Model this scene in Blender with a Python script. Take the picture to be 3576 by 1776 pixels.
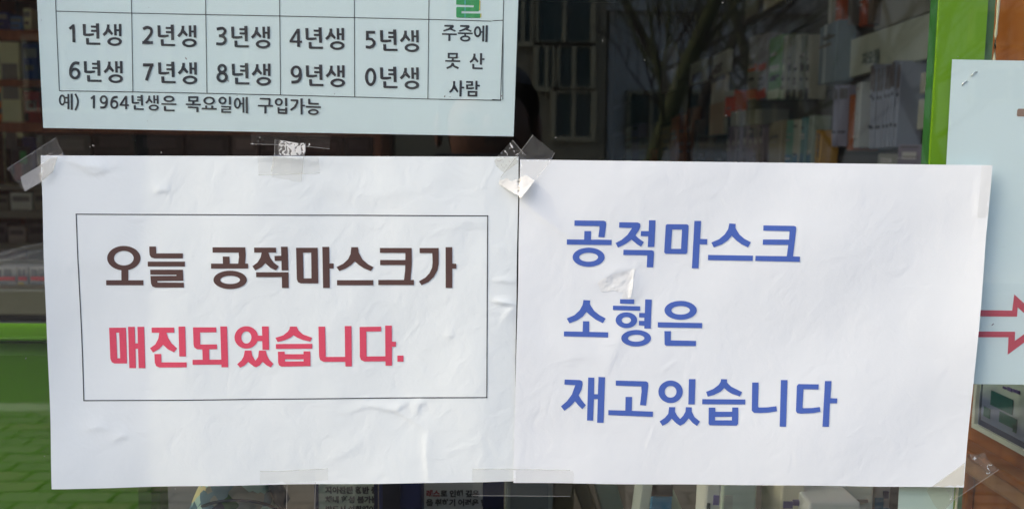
import bpy, bmesh, math, random
import numpy as np
from mathutils import Vector, Matrix
from mathutils.geometry import tessellate_polygon

random.seed(7)
SC = bpy.context.scene
for o in list(bpy.data.objects):
    bpy.data.objects.remove(o)
COL = SC.collection

# ------------------------------------------------------------------ camera
W, H, F = 3576.0, 1776.0, 3050.0
PITCH, YAW, ROLL, DIST, CAMZ = 0.1034, -0.0233, 0.0116, 0.5508, 1.45
CAMR = (Matrix.Rotation(YAW, 3, 'Z') @ Matrix.Rotation(math.pi / 2 - PITCH, 3, 'X')
        @ Matrix.Rotation(ROLL, 3, 'Z'))
CAMP = Vector((0, -DIST, CAMZ))
cam = bpy.data.cameras.new('camera')
cam_o = bpy.data.objects.new('camera', cam)
COL.objects.link(cam_o)
cam_o.matrix_world = Matrix.Translation(CAMP) @ CAMR.to_4x4()
cam.sensor_width = 36.0
cam.lens = F / W * 36.0
cam.clip_start, cam.clip_end = 0.01, 400.0
cam.dof.use_dof = True
cam.dof.focus_distance = 0.555
cam.dof.aperture_fstop = 11.0
SC.camera = cam_o

# ------------------------------------------------------------------ sky, sun, exposure
SUN = Vector((-0.772, -0.128, 0.624)).normalized()
SKY_STRENGTH, SUN_STRENGTH, EXPOSURE = 0.15, 0.5, 1.80
world = bpy.data.worlds.new('World')
SC.world = world
world.use_nodes = True
wn = world.node_tree
sky_n = wn.nodes.new('ShaderNodeTexSky')
sky_n.sky_type = 'NISHITA'
sky_n.sun_disc = False
sky_n.sun_elevation = math.asin(SUN.z)
sky_n.sun_rotation = math.atan2(SUN.x, SUN.y) % (2 * math.pi)
sky_n.dust_density = 4.2
sky_n.air_density = 1.0
sky_n.ozone_density = 1.5
wn.links.new(sky_n.outputs[0], wn.nodes['Background'].inputs[0])
wn.nodes['Background'].inputs[1].default_value = SKY_STRENGTH
sun = bpy.data.lights.new('sun', 'SUN')
sun.energy, sun.angle, sun.color = SUN_STRENGTH, math.radians(0.5), (1.0, 0.86, 0.52)
sun_o = bpy.data.objects.new('sun', sun)
COL.objects.link(sun_o)
sun_o.rotation_euler = SUN.to_track_quat('Z', 'Y').to_euler()
sun_o.location = (-6, -3, 8)
vs = SC.view_settings
vs.view_transform, vs.look, vs.gamma, vs.exposure = 'Standard', 'None', 1.0, EXPOSURE
vs.use_curve_mapping = False
SC.render.engine = 'CYCLES'
SC.cycles.transparent_max_bounces = 32
SC.cycles.max_bounces = 10
SC.cycles.diffuse_bounces = 5
SC.cycles.use_denoising = True


# ------------------------------------------------------------------ helpers
def P(u, v, Y=0.0):
    """photo pixel -> point on the plane y = Y (the glass is y = 0)"""
    d = CAMR @ Vector(((u - W / 2) / F, -(v - H / 2) / F, -1.0))
    return CAMP + d * ((Y + DIST) / d.y)


def PX(u, v, X):
    """photo pixel -> point on the plane x = X"""
    d = CAMR @ Vector(((u - W / 2) / F, -(v - H / 2) / F, -1.0))
    return CAMP + d * (X / d.x)


RN = np.array(CAMR)


def Pn(U, V):
    """vectorised P on y = 0, returns x, z"""
    D = RN @ np.stack([(U - W / 2) / F, -(V - H / 2) / F, -np.ones_like(U)])
    t = DIST / D[1]
    return D[0] * t, CAMZ + D[2] * t


def srgb(r, g, b):
    return tuple(((c / 255) / 12.92 if c <= 10 else ((c / 255 + .055) / 1.055) ** 2.4) for c in (r, g, b))


def tag(o, label=None, cat=None, group=None, kind=None):
    if label: o['label'] = label
    if cat: o['category'] = cat
    if group: o['group'] = group
    if kind: o['kind'] = kind
    return o


def link(name, me, mat=None, parent=None):
    o = bpy.data.objects.new(name, me)
    COL.objects.link(o)
    if mat and me is not None and not me.materials:
        me.materials.append(mat)
    if parent:
        o.parent = parent
        o.matrix_parent_inverse = parent.matrix_world.inverted() if parent.type != 'EMPTY' or True else None
    return o


def empty(name, loc, label, cat, group=None, rz=0.0):
    o = bpy.data.objects.new(name, None)
    o.empty_display_size = 0.05
    COL.objects.link(o)
    o.matrix_world = Matrix.Translation(Vector(loc)) @ Matrix.Rotation(rz, 4, 'Z')
    return tag(o, label, cat, group)


def smooth(me, ang=None):
    for p in me.polygons:
        p.use_smooth = True


def bm_obj(name, bm, mat, parent=None, sm=False):
    me = bpy.data.meshes.new(name)
    bm.to_mesh(me)
    bm.free()
    if sm: smooth(me)
    return link(name, me, mat, parent)


def add_box(bm, x0, x1, y0, y1, z0, z1, bev=0.0, M=None):
    r = bmesh.ops.create_cube(bm, size=1.0)
    T = Matrix.Translation(((x0 + x1) / 2, (y0 + y1) / 2, (z0 + z1) / 2)) @ Matrix.Diagonal((abs(x1 - x0), abs(y1 - y0), abs(z1 - z0), 1))
    if M is not None: T = M @ T
    bmesh.ops.transform(bm, matrix=T, verts=r['verts'])
    if bev > 0:
        es = list({e for v in r['verts'] for e in v.link_edges})
        bmesh.ops.bevel(bm, geom=es, offset=bev, segments=2, affect='EDGES', profile=.5)
    return bm


def box(name, x0, x1, y0, y1, z0, z1, mat, parent=None, bev=0.0, M=None):
    return bm_obj(name, add_box(bmesh.new(), x0, x1, y0, y1, z0, z1, bev, M), mat, parent)


def add_tube(bm, pts, rads, n=6, cap=True):
    rings = []
    for i, p in enumerate(pts):
        a = pts[max(i - 1, 0)]
        b = pts[min(i + 1, len(pts) - 1)]
        t = (Vector(b) - Vector(a)).normalized()
        s = t.cross(Vector((0, 0, 1)))
        if s.length < 1e-3: s = t.cross(Vector((1, 0, 0)))
        s.normalize()
        q = s.cross(t)
        r = rads[i] if isinstance(rads, (list, tuple)) else rads
        rings.append([bm.verts.new(Vector(p) + (s * math.cos(2 * math.pi * k / n) + q * math.sin(2 * math.pi * k / n)) * r) for k in range(n)])
    for a, b in zip(rings, rings[1:]):
        for k in range(n):
            bm.faces.new((a[k], a[(k + 1) % n], b[(k + 1) % n], b[k]))
    if cap:
        bm.faces.new(rings[0][::-1])
        bm.faces.new(rings[-1])
    return bm


# ------------------------------------------------------------------ materials
def nodes(name):
    m = bpy.data.materials.new(name)
    m.use_nodes = True
    return m, m.node_tree, m.node_tree.nodes['Principled BSDF']


def mat(name, col, rough=0.6, var=0.08, scale=30.0, bump=0.0, bscale=200.0, spec=0.4, metal=0.0, dist=0.001):
    m, nt, b = nodes(name)
    co = nt.nodes.new('ShaderNodeTexCoord')
    nz = nt.nodes.new('ShaderNodeTexNoise')
    nz.inputs['Scale'].default_value = scale
    nz.inputs['Detail'].default_value = 5
    nt.links.new(co.outputs['Object'], nz.inputs['Vector'])
    mx = nt.nodes.new('ShaderNodeMix')
    mx.data_type = 'RGBA'
    mx.inputs[6].default_value = tuple(max(0, c * (1 - var)) for c in col) + (1,)
    mx.inputs[7].default_value = tuple(min(1, c * (1 + var)) for c in col) + (1,)
    nt.links.new(nz.outputs['Fac'], mx.inputs[0])
    nt.links.new(mx.outputs[2], b.inputs['Base Color'])
    b.inputs['Roughness'].default_value = rough
    b.inputs['Specular IOR Level'].default_value = spec
    b.inputs['Metallic'].default_value = metal
    if bump:
        n2 = nt.nodes.new('ShaderNodeTexNoise')
        n2.inputs['Scale'].default_value = bscale
        n2.inputs['Detail'].default_value = 6
        nt.links.new(co.outputs['Object'], n2.inputs['Vector'])
        bp = nt.nodes.new('ShaderNodeBump')
        bp.inputs['Strength'].default_value = bump
        bp.inputs['Distance'].default_value = dist
        nt.links.new(n2.outputs['Fac'], bp.inputs['Height'])
        nt.links.new(bp.outputs[0], b.inputs['Normal'])
    return m


_cm = {}


def cm(r, g, b, rough=0.55):
    """plain packaging colour from an sRGB triple, cached"""
    k = (r, g, b, rough)
    if k not in _cm:
        _cm[k] = mat('packaging_%d_%d_%d' % (r, g, b), srgb(r, g, b), rough, 0.10, 12.0)
    return _cm[k]


def paper_mat(name, col, bump=0.25):
    m, nt, b = nodes(name)
    L = nt.links.new
    co = nt.nodes.new('ShaderNodeTexCoord')
    b.inputs['Base Color'].default_value = col + (1,)
    b.inputs['Roughness'].default_value = 0.75
    b.inputs['Specular IOR Level'].default_value = 0.25
    n1 = nt.nodes.new('ShaderNodeTexNoise'); n1.inputs['Scale'].default_value = 420; n1.inputs['Detail'].default_value = 4
    n2 = nt.nodes.new('ShaderNodeTexNoise'); n2.inputs['Scale'].default_value = 60; n2.inputs['Detail'].default_value = 6
    n2.inputs['Distortion'].default_value = 1.5
    L(co.outputs['Object'], n1.inputs['Vector'])
    L(co.outputs['Object'], n2.inputs['Vector'])
    b1 = nt.nodes.new('ShaderNodeBump'); b1.inputs['Strength'].default_value = bump; b1.inputs['Distance'].default_value = 0.00025
    b2 = nt.nodes.new('ShaderNodeBump'); b2.inputs['Strength'].default_value = bump; b2.inputs['Distance'].default_value = 0.0008
    L(n1.outputs['Fac'], b1.inputs['Height'])
    L(n2.outputs['Fac'], b2.inputs['Height'])
    L(b1.outputs[0], b2.inputs['Normal'])
    L(b2.outputs[0], b.inputs['Normal'])
    return m


def glass_mat():
    m, nt, b = nodes('window_glass')
    nt.nodes.remove(b)
    L = nt.links.new
    N = nt.nodes.new
    g = N('ShaderNodeNewGeometry')
    d = N('ShaderNodeVectorMath'); d.operation = 'DOT_PRODUCT'
    L(g.outputs['Normal'], d.inputs[0]); L(g.outputs['Incoming'], d.inputs[1])
    a = N('ShaderNodeMath'); a.operation = 'ABSOLUTE'; L(d.outputs['Value'], a.inputs[0])
    s = N('ShaderNodeMath'); s.operation = 'SUBTRACT'; s.inputs[0].default_value = 1.0; s.use_clamp = True; L(a.outputs[0], s.inputs[1])
    p = N('ShaderNodeMath'); p.operation = 'POWER'; p.inputs[1].default_value = 5.0; L(s.outputs[0], p.inputs[0])
    k = N('ShaderNodeMath'); k.operation = 'MULTIPLY_ADD'; k.inputs[1].default_value = 0.952; k.inputs[2].default_value = 0.048; L(p.outputs[0], k.inputs[0])
    t = N('ShaderNodeBsdfTransparent'); t.inputs[0].default_value = (0.962, 0.994, 0.99, 1)
    gl = N('ShaderNodeBsdfGlossy'); gl.inputs['Roughness'].default_value = 0.0; gl.inputs[0].default_value = (1, 1, 1, 1)
    mx = N('ShaderNodeMixShader'); L(k.outputs[0], mx.inputs[0]); L(t.outputs[0], mx.inputs[1]); L(gl.outputs[0], mx.inputs[2])
    # thin film of dirt, streaked
    co = N('ShaderNodeTexCoord')
    mp = N('ShaderNodeMapping'); mp.inputs['Scale'].default_value = (9, 9, 3)
    L(co.outputs['Object'], mp.inputs[0])
    nz = N('ShaderNodeTexNoise'); nz.inputs['Scale'].default_value = 3; nz.inputs['Detail'].default_value = 8
    L(mp.outputs[0], nz.inputs['Vector'])
    r = N('ShaderNodeMapRange'); r.inputs[1].default_value = .35; r.inputs[2].default_value = .8; r.inputs[3].default_value = 0.0005; r.inputs[4].default_value = 0.006
    L(nz.outputs['Fac'], r.inputs[0])
    df = N('ShaderNodeBsdfDiffuse'); df.inputs[0].default_value = (.7, .68, .64, 1)
    m2 = N('ShaderNodeMixShader'); L(r.outputs[0], m2.inputs[0]); L(mx.outputs[0], m2.inputs[1]); L(df.outputs[0], m2.inputs[2])
    L(m2.outputs[0], nt.nodes['Material Output'].inputs[0])
    return m


def tape_mat(name, haze=0.10, residue=None, rscale=260.0, tint=(.96, .95, .92), wr=0.5):
    """clear sticky tape: transparent film with a little haze, gloss and wrinkles; residue = threshold of white glue"""
    m, nt, b = nodes(name)
    L = nt.links.new
    N = nt.nodes.new
    co = N('ShaderNodeTexCoord')
    nz = N('ShaderNodeTexNoise'); nz.inputs['Scale'].default_value = rscale; nz.inputs['Detail'].default_value = 6; nz.inputs['Distortion'].default_value = 1.2
    L(co.outputs['Object'], nz.inputs['Vector'])
    bp = N('ShaderNodeBump'); bp.inputs['Strength'].default_value = wr; bp.inputs['Distance'].default_value = 0.0006
    L(nz.outputs['Fac'], bp.inputs['Height'])
    b.inputs['Base Color'].default_value = (.80, .80, .77, 1)
    b.inputs['Roughness'].default_value = 0.45
    L(bp.outputs[0], b.inputs['Normal'])
    t = N('ShaderNodeBsdfTransparent'); t.inputs[0].default_value = tint + (1,)
    gl = N('ShaderNodeBsdfGlossy'); gl.inputs['Roughness'].default_value = 0.18
    L(bp.outputs[0], gl.inputs['Normal'])
    m1 = N('ShaderNodeMixShader'); m1.inputs[0].default_value = 0.05
    L(t.outputs[0], m1.inputs[1]); L(gl.outputs[0], m1.inputs[2])
    m2 = N('ShaderNodeMixShader')
    L(m1.outputs[0], m2.inputs[1]); L(b.outputs[0], m2.inputs[2])
    if residue is None:
        m2.inputs[0].default_value = haze
    else:
        r = N('ShaderNodeMapRange')
        r.inputs[1].default_value = residue; r.inputs[2].default_value = residue + .06
        r.inputs[3].default_value = haze; r.inputs[4].default_value = 0.92
        L(nz.outputs['Fac'], r.inputs[0])
        L(r.outputs[0], m2.inputs[0])
    L(m2.outputs[0], nt.nodes['Material Output'].inputs[0])
    return m


def wood_mat(name, c0, c1, scale=3.0, rough=0.4):
    m, nt, b = nodes(name)
    L = nt.links.new
    N = nt.nodes.new
    co = N('ShaderNodeTexCoord')
    mp = N('ShaderNodeMapping'); mp.inputs['Scale'].default_value = (9, 9, 1.1)
    L(co.outputs['Object'], mp.inputs[0])
    nz = N('ShaderNodeTexNoise'); nz.inputs['Scale'].default_value = scale; nz.inputs['Detail'].default_value = 8; nz.inputs['Distortion'].default_value = .8
    L(mp.outputs[0], nz.inputs['Vector'])
    mx = N('ShaderNodeMix'); mx.data_type = 'RGBA'
    mx.inputs[6].default_value = c0 + (1,); mx.inputs[7].default_value = c1 + (1,)
    r = N('ShaderNodeMapRange'); r.inputs[1].default_value = .3; r.inputs[2].default_value = .7
    L(nz.outputs['Fac'], r.inputs[0]); L(r.outputs[0], mx.inputs[0])
    L(mx.outputs[2], b.inputs['Base Color'])
    b.inputs['Roughness'].default_value = rough
    bp = N('ShaderNodeBump'); bp.inputs['Strength'].default_value = .15; bp.inputs['Distance'].default_value = .001
    L(nz.outputs['Fac'], bp.inputs['Height']); L(bp.outputs[0], b.inputs['Normal'])
    return m


def print_mat(name, col):
    """printer ink: tiny mottling, no gloss"""
    return mat(name, col, 0.7, 0.10, 900.0, bump=0.15, bscale=500, spec=0.25, dist=0.0002)


M_GLASS = glass_mat()
M_WHITE = paper_mat('white_copy_paper', (.80, .86, .86), .34)
M_WHITE2 = paper_mat('white_copy_paper_cool', (.82, .86, .875), .26)
M_MINT = paper_mat('notice_paper_inside', (.905, .955, .925), .12)
M_BLACK = print_mat('black_toner', srgb(90, 68, 64))
M_RED = print_mat('red_toner', srgb(220, 82, 106))
M_BLUE = print_mat('blue_toner', srgb(78, 106, 184))
M_GREY = print_mat('dark_grey_toner', srgb(72, 70, 74))
M_LINE = print_mat('thin_black_line', srgb(50, 50, 54))
M_GREENINK = print_mat('green_ink', srgb(80, 170, 105))
M_YELLOWINK = print_mat('yellow_ink', srgb(225, 205, 110))
M_CYANINK = print_mat('cyan_ink', srgb(120, 190, 205))
M_REDINK = print_mat('red_arrow_ink', srgb(222, 95, 108))
M_BROWNINK = print_mat('brown_ink', srgb(168, 132, 112))
M_TAPE = tape_mat('clear_tape', 0.022, tint=(.996, .992, .982))
M_TAPE2 = tape_mat('hazy_tape', 0.06, wr=1.0, tint=(.995, .99, .98))
M_TAPEW = tape_mat('tape_with_paper_fibres', 0.15, 0.42, 260)
M_TAPEG = tape_mat('tape_with_glue_residue', 0.05, 0.60, 300)
M_GREEN = mat('green_painted_frame', srgb(124, 168, 22), 0.5, .16, 25, bump=.05, bscale=60)
M_GREEND = mat('dark_green_painted_frame', srgb(50, 105, 45), 0.5, .08, 8)
M_GREENP = mat('green_painted_panel', srgb(82, 134, 8), 0.38, .28, 5)
M_WOOD = wood_mat('brown_wood', srgb(140, 76, 18), srgb(166, 100, 38))
M_WOODL = wood_mat('lighter_brown_band', srgb(165, 120, 85), srgb(190, 145, 105))
M_SHELF = wood_mat('shelf_brown_wood', srgb(150, 84, 52), srgb(180, 112, 76))
M_SHELFG = mat('shelf_grey_laminate', srgb(150, 145, 128), .5)
M_DARK = mat('dark_wall_paint', srgb(112, 108, 104), .8)
M_FLOORIN = mat('shop_floor_vinyl', srgb(176, 168, 156), .4)
M_CEIL = mat('ceiling_board', srgb(225, 225, 220), .9)
M_CLEAR = tape_mat('clear_plastic', 0.06, wr=.1)
M_STEEL = mat('steel_wire', (.62, .62, .60), .3, .05, metal=1.0)
M_CAULK = mat('cream_silicone', srgb(205, 195, 165), .6, .1, 300, bump=.5, bscale=700)


# ------------------------------------------------------------------ the pavement, road and shop shell
def struct(name, o):
    return tag(o, kind='structure')


pav = struct('pavement', box('pavement', -14, 14, -4.45, -0.02, -0.12, -0.012, mat('mortar_bed', srgb(30, 28, 26), .95, .15, 20)))
M_TILE = [mat('paving_slab_' + n, srgb(*c), .85, .12, 9, bump=.3, bscale=80, dist=.002) for n, c in (('grey', (112, 108, 100)), ('warm', (120, 110, 98)), ('dark', (100, 97, 92)))]
tile_me = []
for m in M_TILE:
    bm = add_box(bmesh.new(), -.115, .115, -.0525, .0525, -.03, 0, .004)
    me = bpy.data.meshes.new('paving_brick'); bm.to_mesh(me); bm.free(); me.materials.append(m)
    tile_me.append(me)
rest = bmesh.new()
for j in range(34):
    for i in range(56):
        x, y = -7.0 + i * .25 + (0.125 if j % 2 else 0), -4.385 + j * .125
        if y > -.1: continue
        if -3.5 < x < -.85 and y < -2.7:
            o = bpy.data.objects.new('paving_brick', random.choice(tile_me))
            COL.objects.link(o)
            o.location = (x, y, random.uniform(-.0015, .0015))
            o.parent = pav
        else:
            add_box(rest, x - .115, x + .115, y - .0525, y + .0525, -.03, random.uniform(-.0015, .0015))
tag(bm_obj('paving_bricks', rest, M_TILE[0], pav), kind='stuff')
road = struct('road', box('road', -60, 60, -10.5, -4.62, -0.3, -0.13, mat('asphalt', (.05, .05, .052), .9, .25, 40, bump=.4, bscale=300, dist=.003)))
struct('kerb', box('kerb', -14, 14, -4.62, -4.45, -0.3, -0.005, mat('kerb_concrete', srgb(165, 162, 155), .85, .12, 10), bev=.01))
struct('far_pavement', box('far_pavement', -60, 60, -15.5, -10.5, -0.3, -0.01, mat('far_paving', srgb(150, 146, 140), .9, .15, 6)))
struct('ground', box('ground', -150, 150, -150, 60, -0.6, -0.31, mat('bare_ground', srgb(110, 104, 95), .95, .2, 2)))

struct('floor', box('floor', -2.9, 1.8, 0.02, 6.7, -0.1, 0.0, M_FLOORIN))
struct('ceiling', box('ceiling', -2.9, 1.8, 0.06, 6.7, 2.75, 2.85, M_CEIL))
struct('back_wall', box('back_wall', -2.9, 1.8, 6.6, 6.7, 0, 2.75, M_DARK))
struct('side_wall', box('side_wall', -3.0, -2.9, 0.06, 6.7, 0, 2.75, M_DARK))
struct('side_wall', box('side_wall', 1.8, 1.9, 0.06, 6.7, 0, 2.75, M_DARK))

# ------------------------------------------------------------------ shop front: pane, mullion, pilaster
pane = tag(box('window_pane', -1.15, 1.5, 0.0, 0.0022, 0.35, 2.5, M_GLASS), 'large clear glass pane of the shop window with faint reflections', 'window')

PIL_Y = 0.024  # unseen upright added left of view, sized to cast the shade edge
shade_x = P(590, 1000).x
pil_x = shade_x - PIL_Y * (0.772 / 0.128)
pil = empty('shade_pilaster', (pil_x - .07, -.02, 0), 'unseen grey stone upright added to shade the left of the shop window', 'shade_pilaster')
M_STONE = mat('grey_granite', srgb(150, 148, 142), .7, .2, 120, bump=.2, bscale=400)
box('shaft', pil_x - .14, pil_x, -PIL_Y, -.0006, .32, 2.75, M_STONE, pil, .004)
box('base', pil_x - .145, pil_x + .004, -PIL_Y - .004, -.0006, -.012, .32, M_STONE, pil, .004)
box('capital', pil_x - .145, pil_x + .004, -PIL_Y - .004, -.0006, 2.75, 2.95, M_STONE, pil, .004)
sill = empty('window_sill', (0.3, 0, .3), 'green painted low wall below the shop window', 'wall')
box('riser', -1.15, 1.5, 0.0, .06, 0, .33, M_GREEND, sill)
box('ledge', pil_x + .006, 1.5, -.03, .06, .33, .352, M_GREEN, sill, .003)
lint = empty('shop_fascia', (0.3, 0, 2.5), 'green shop fascia board above the window pane', 'fascia')
box('board', -1.15, 1.5, .0, .08, 2.5, 3.3, M_GREEND, lint)
box('trim', pil_x + .006, 1.5, -.03, -.0005, 2.5, 2.54, M_GREEN, lint)

mull = empty('window_mullion', (P(3300, 900).x, .008, .4), 'bright green vertical window mullion beside the brown wood panel', 'mullion')
mx0, mx1, mx2 = P(3283, 0, .005).x, P(3452, 0, .005).x, P(3484, 0, .005).x
box('front_face', mx0, mx1, .0052, .0075, .352, 2.5, M_GREEN, mull)
box('return', mx0, mx0 + .006, .0076, .0172, .352, 2.5, M_GREEND, mull)
box('rebate', mx1 + .0002, mx2, .0072, .012, .352, 2.5, mat('grey_green_gasket', srgb(95, 125, 80), .6, .15, 60), mull)
bm = bmesh.new()
pts = [Vector((P(3489 - .085 * v, v, .004).x + random.uniform(-.0002, .0002), .0042, P(3489, v, .004).z)) for v in range(-400, 2400, 40)]
add_tube(bm, pts, [.0007 + random.uniform(-.0001, .0003) for _ in pts], 6)
bm_obj('sealant_bead', bm, M_CAULK, mull, True)


# ------------------------------------------------------------------ printed sheets
def wob(U, V, seed, amp, wl):
    r = np.random.RandomState(seed)
    out = np.zeros_like(U)
    for k in range(7):
        a = r.uniform(0, 2 * np.pi)
        f = 2 * np.pi / (wl * r.uniform(.6, 1.6))
        out += np.sin((U * np.cos(a) + V * np.sin(a)) * f + r.uniform(0, 6.28))
    return out * amp / 2.6


def seg_dist(U, V, pts):
    """distance to polyline, signed side, position along 0..1"""
    best = np.full(U.shape, 1e9)
    sgn = np.zeros_like(U)
    tt = np.zeros_like(U)
    n = len(pts) - 1
    for i, (a, b) in enumerate(zip(pts, pts[1:])):
        dx, dy = b[0] - a[0], b[1] - a[1]
        L2 = dx * dx + dy * dy
        t = np.clip(((U - a[0]) * dx + (V - a[1]) * dy) / L2, 0, 1)
        ex, ey = U - a[0] - t * dx, V - a[1] - t * dy
        d = np.hypot(ex, ey)
        m = d < best
        best = np.where(m, d, best)
        sgn = np.where(m, np.sign(dx * ey - dy * ex), sgn)
        tt = np.where(m, (i + t) / n, tt)
    return best, sgn, tt


def creases(U, V, lst):
    h = np.zeros_like(U)
    for pts, amp, w in lst:
        d, s, t = seg_dist(U, V, pts)
        win = np.sin(np.pi * np.clip(t, .02, .98)) ** .5
        ww = np.where(s > 0, w, w * 3.2)
        h += 1.6 * amp * np.exp(-(d / ww) ** 1.5) * win
    return h


CR_L = [([(540, 672), (565, 664), (600, 668)], .22, 7),
        ([(235, 560), (300, 580), (380, 585)], .35, 12),
        ([(150, 640), (190, 600), (215, 545)], .45, 14),
        ([(290, 590), (330, 605), (390, 592)], .25, 8),
        ([(300, 1498), (345, 1490), (380, 1494)], .2, 8),
        ([(395, 1540), (425, 1523), (450, 1521)], .2, 7),
        ([(1205, 1440), (1290, 1415), (1340, 1425), (1380, 1432), (1430, 1460), (1480, 1492)], .20, 6),
        ([(1380, 1432), (1420, 1405)], .2, 7),
        ([(1458, 1450), (1460, 1410), (1490, 1400)], .25, 10),
        ([(1490, 1500), (1488, 1590), (1497, 1680)], .20, 9),
        ([(1120, 1625), (1200, 1580), (1280, 1530)], .12, 18),
        ([(1725, 980), (1760, 979), (1780, 986), (1808, 981)], .28, 5),
        ([(1720, 1048), (1760, 1057), (1806, 1063)], .50, 5),
        ([(1806, 1064), (1775, 1085), (1755, 1115)], .32, 8),
        ([(1553, 1172), (1590, 1168)], .15, 8),
        ([(880, 555), (960, 545), (1020, 552), (1140, 566)], .35, 14),
        ([(1560, 800), (1640, 770), (1700, 790)], .14, 16),
        ([(1100, 640), (1300, 690), (1460, 660)], .15, 25),
        ([(180, 960), (300, 900), (420, 930)], .12, 25)]
CR_R = [([(1817, 690), (1900, 765), (1985, 825), (2010, 850)], .20, 12),
        ([(2085, 985), (2150, 945), (2215, 935)], .20, 12),
        ([(2212, 938), (2210, 990), (2200, 1045)], .32, 8),
        ([(2110, 1300), (2160, 1190), (2210, 1080)], .16, 22),
        ([(1960, 1260), (2010, 1240), (2080, 1255)], .14, 20),
        ([(3400, 640), (3405, 700), (3402, 765)], .12, 10),
        ([(2650, 620), (2900, 640), (3150, 600)], .12, 50),
        ([(1850, 1150), (1870, 1300), (1850, 1500)], .16, 45)]


def hL(U, V):
    h = 1.25 + wob(U, V, 3, .48, 800) + wob(U, V, 4, .07, 260) + creases(U, V, CR_L)
    e = np.clip((U - 1690) / 120, 0, 1)
    h = h * (1 - .45 * e)
    h += 1.6 * np.exp(-((U - 150) / 170) ** 2 - ((V - 1710) / 260) ** 2)
    return np.maximum(h, .25)


def hR(U, V):
    h = 1.3 + wob(U, V, 11, .42, 850) + wob(U, V, 12, .05, 280) + creases(U, V, CR_R)
    h += 2.4 * np.clip((U - 3120) / 330, 0, 1) ** 2 * np.clip((1690 - V) / 500, 0, 1) ** .7
    h += .5 * np.exp(-((U - 1795) / 60) ** 2) * np.clip((V - 800) / 300, 0, 1)
    return np.maximum(h, .4)


QL = [(143, 543), (1810, 547), (1796, 1677), (188, 1700)]
QR = [(1817, 557), (3455, 577), (3363, 1697), (1793, 1681)]
QT = [(84, -760), (1836, -740), (1794, 476), (143, 446)]
QM = [(3333, 206), (4700, 232), (4560, 1356), (3268, 1342)]


def inside(u, v, q):
    c = [(q[(i + 1) % 4][0] - q[i][0]) * (v - q[i][1]) - (q[(i + 1) % 4][1] - q[i][1]) * (u - q[i][0]) for i in range(4)]
    return all(x >= 0 for x in c)


def sheet(name, quad, hf, m, nx, ny, parent=None, edge=0.0, seed=0):
    """paper sheet over a pixel quad; hf gives the lift off the glass in mm (None: inside, behind the glass)"""
    s, t = np.meshgrid(np.linspace(0, 1, nx + 1), np.linspace(0, 1, ny + 1))
    s, t = s.ravel(), t.ravel()
    q = np.array(quad, float)
    UV = ((1 - s) * (1 - t))[:, None] * q[0] + (s * (1 - t))[:, None] * q[1] + (s * t)[:, None] * q[2] + ((1 - s) * t)[:, None] * q[3]
    U, V = UV[:, 0].copy(), UV[:, 1].copy()
    rs = np.random.RandomState(seed)
    ph = rs.uniform(0, 6, 6)
    V += edge * np.where(t > .98, np.sin(s * 9 + ph[0]) + .6 * np.sin(s * 23 + ph[1]), 0)
    U += edge * np.where((s < .02) | (s > .98), np.sin(t * 7 + ph[2]) + .5 * np.sin(t * 19 + ph[3]), 0)
    X, Z = Pn(U, V)
    Y = -hf(U, V) * 1e-3 if hf is not None else np.full_like(X, .0027) + wob(U, V, seed, .00004, 1500)
    verts = np.stack([X, Y, Z], 1).tolist()
    n = nx + 1
    faces = [(j * n + i, (j + 1) * n + i, (j + 1) * n + i + 1, j * n + i + 1) for j in range(ny) for i in range(nx)]
    me = bpy.data.meshes.new(name)
    me.from_pydata(verts, [], faces)
    smooth(me)
    o = link(name, me, m, parent)
    so = o.modifiers.new('thickness', 'SOLIDIFY')
    so.thickness = 0.00005
    so.offset = -1
    es = o.modifiers.new('crisp_edge', 'EDGE_SPLIT')
    es.split_angle = math.radians(50)
    return o


def poly_mesh(name, polys, hf, eps, m, parent, inside_glass=False, maxlen=22.0, step=.003):
    """flat print (or film): polygons in photo pixels laid on the surface hf, lifted eps mm"""
    bm = bmesh.new()
    for k, pl in enumerate(polys):
        loops = [[Vector((x, y, 0)) for x, y in lp] for lp in pl]
        flat = [p for lp in loops for p in lp]
        vs_ = [bm.verts.new((p.x, p.y, k)) for p in flat]
        for tri in tessellate_polygon(loops):
            try:
                bm.faces.new([vs_[i] for i in tri])
            except ValueError:
                pass
    for _ in range(5):
        es = [e for e in bm.edges if math.hypot(e.verts[0].co.x - e.verts[1].co.x, e.verts[0].co.y - e.verts[1].co.y) > maxlen]
        if not es: break
        bmesh.ops.subdivide_edges(bm, edges=es, cuts=1)
        bmesh.ops.triangulate(bm, faces=[f for f in bm.faces if len(f.verts) > 3])
    bm.verts.ensure_lookup_table()
    A = np.array([v.co[:] for v in bm.verts])
    if len(A) == 0:
        bm.free(); return None
    X, Z = Pn(A[:, 0], A[:, 1])
    lift = eps + A[:, 2] * step
    if inside_glass:
        Y = .0026 - lift * 1e-3 * .6
    else:
        Y = -(hf(A[:, 0], A[:, 1]) + lift) * 1e-3
    for v, x, y, z in zip(bm.verts, X, Y, Z):
        v.co = (x, y, z)
    for f in bm.faces:
        f.normal_update()
        if f.normal.y > 0: f.normal_flip()
        f.smooth = not name.endswith(('lettering', 'line', 'arrow', 'grid'))
    return bm_obj(name, bm, m, parent)


def O(cx, cy, rx, ry, ix, iy, n=36):
    a = [2 * math.pi * k / n for k in range(n)]
    return [[(cx + rx * math.cos(t), cy + ry * math.sin(t)) for t in a], [(cx + ix * math.cos(t), cy + iy * math.sin(t)) for t in a]]


def R_(x0, y0, x1, y1):
    return [[(x0, y0), (x1, y0), (x1, y1), (x0, y1)]]


def Q(*p):
    return [list(p)]


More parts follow.
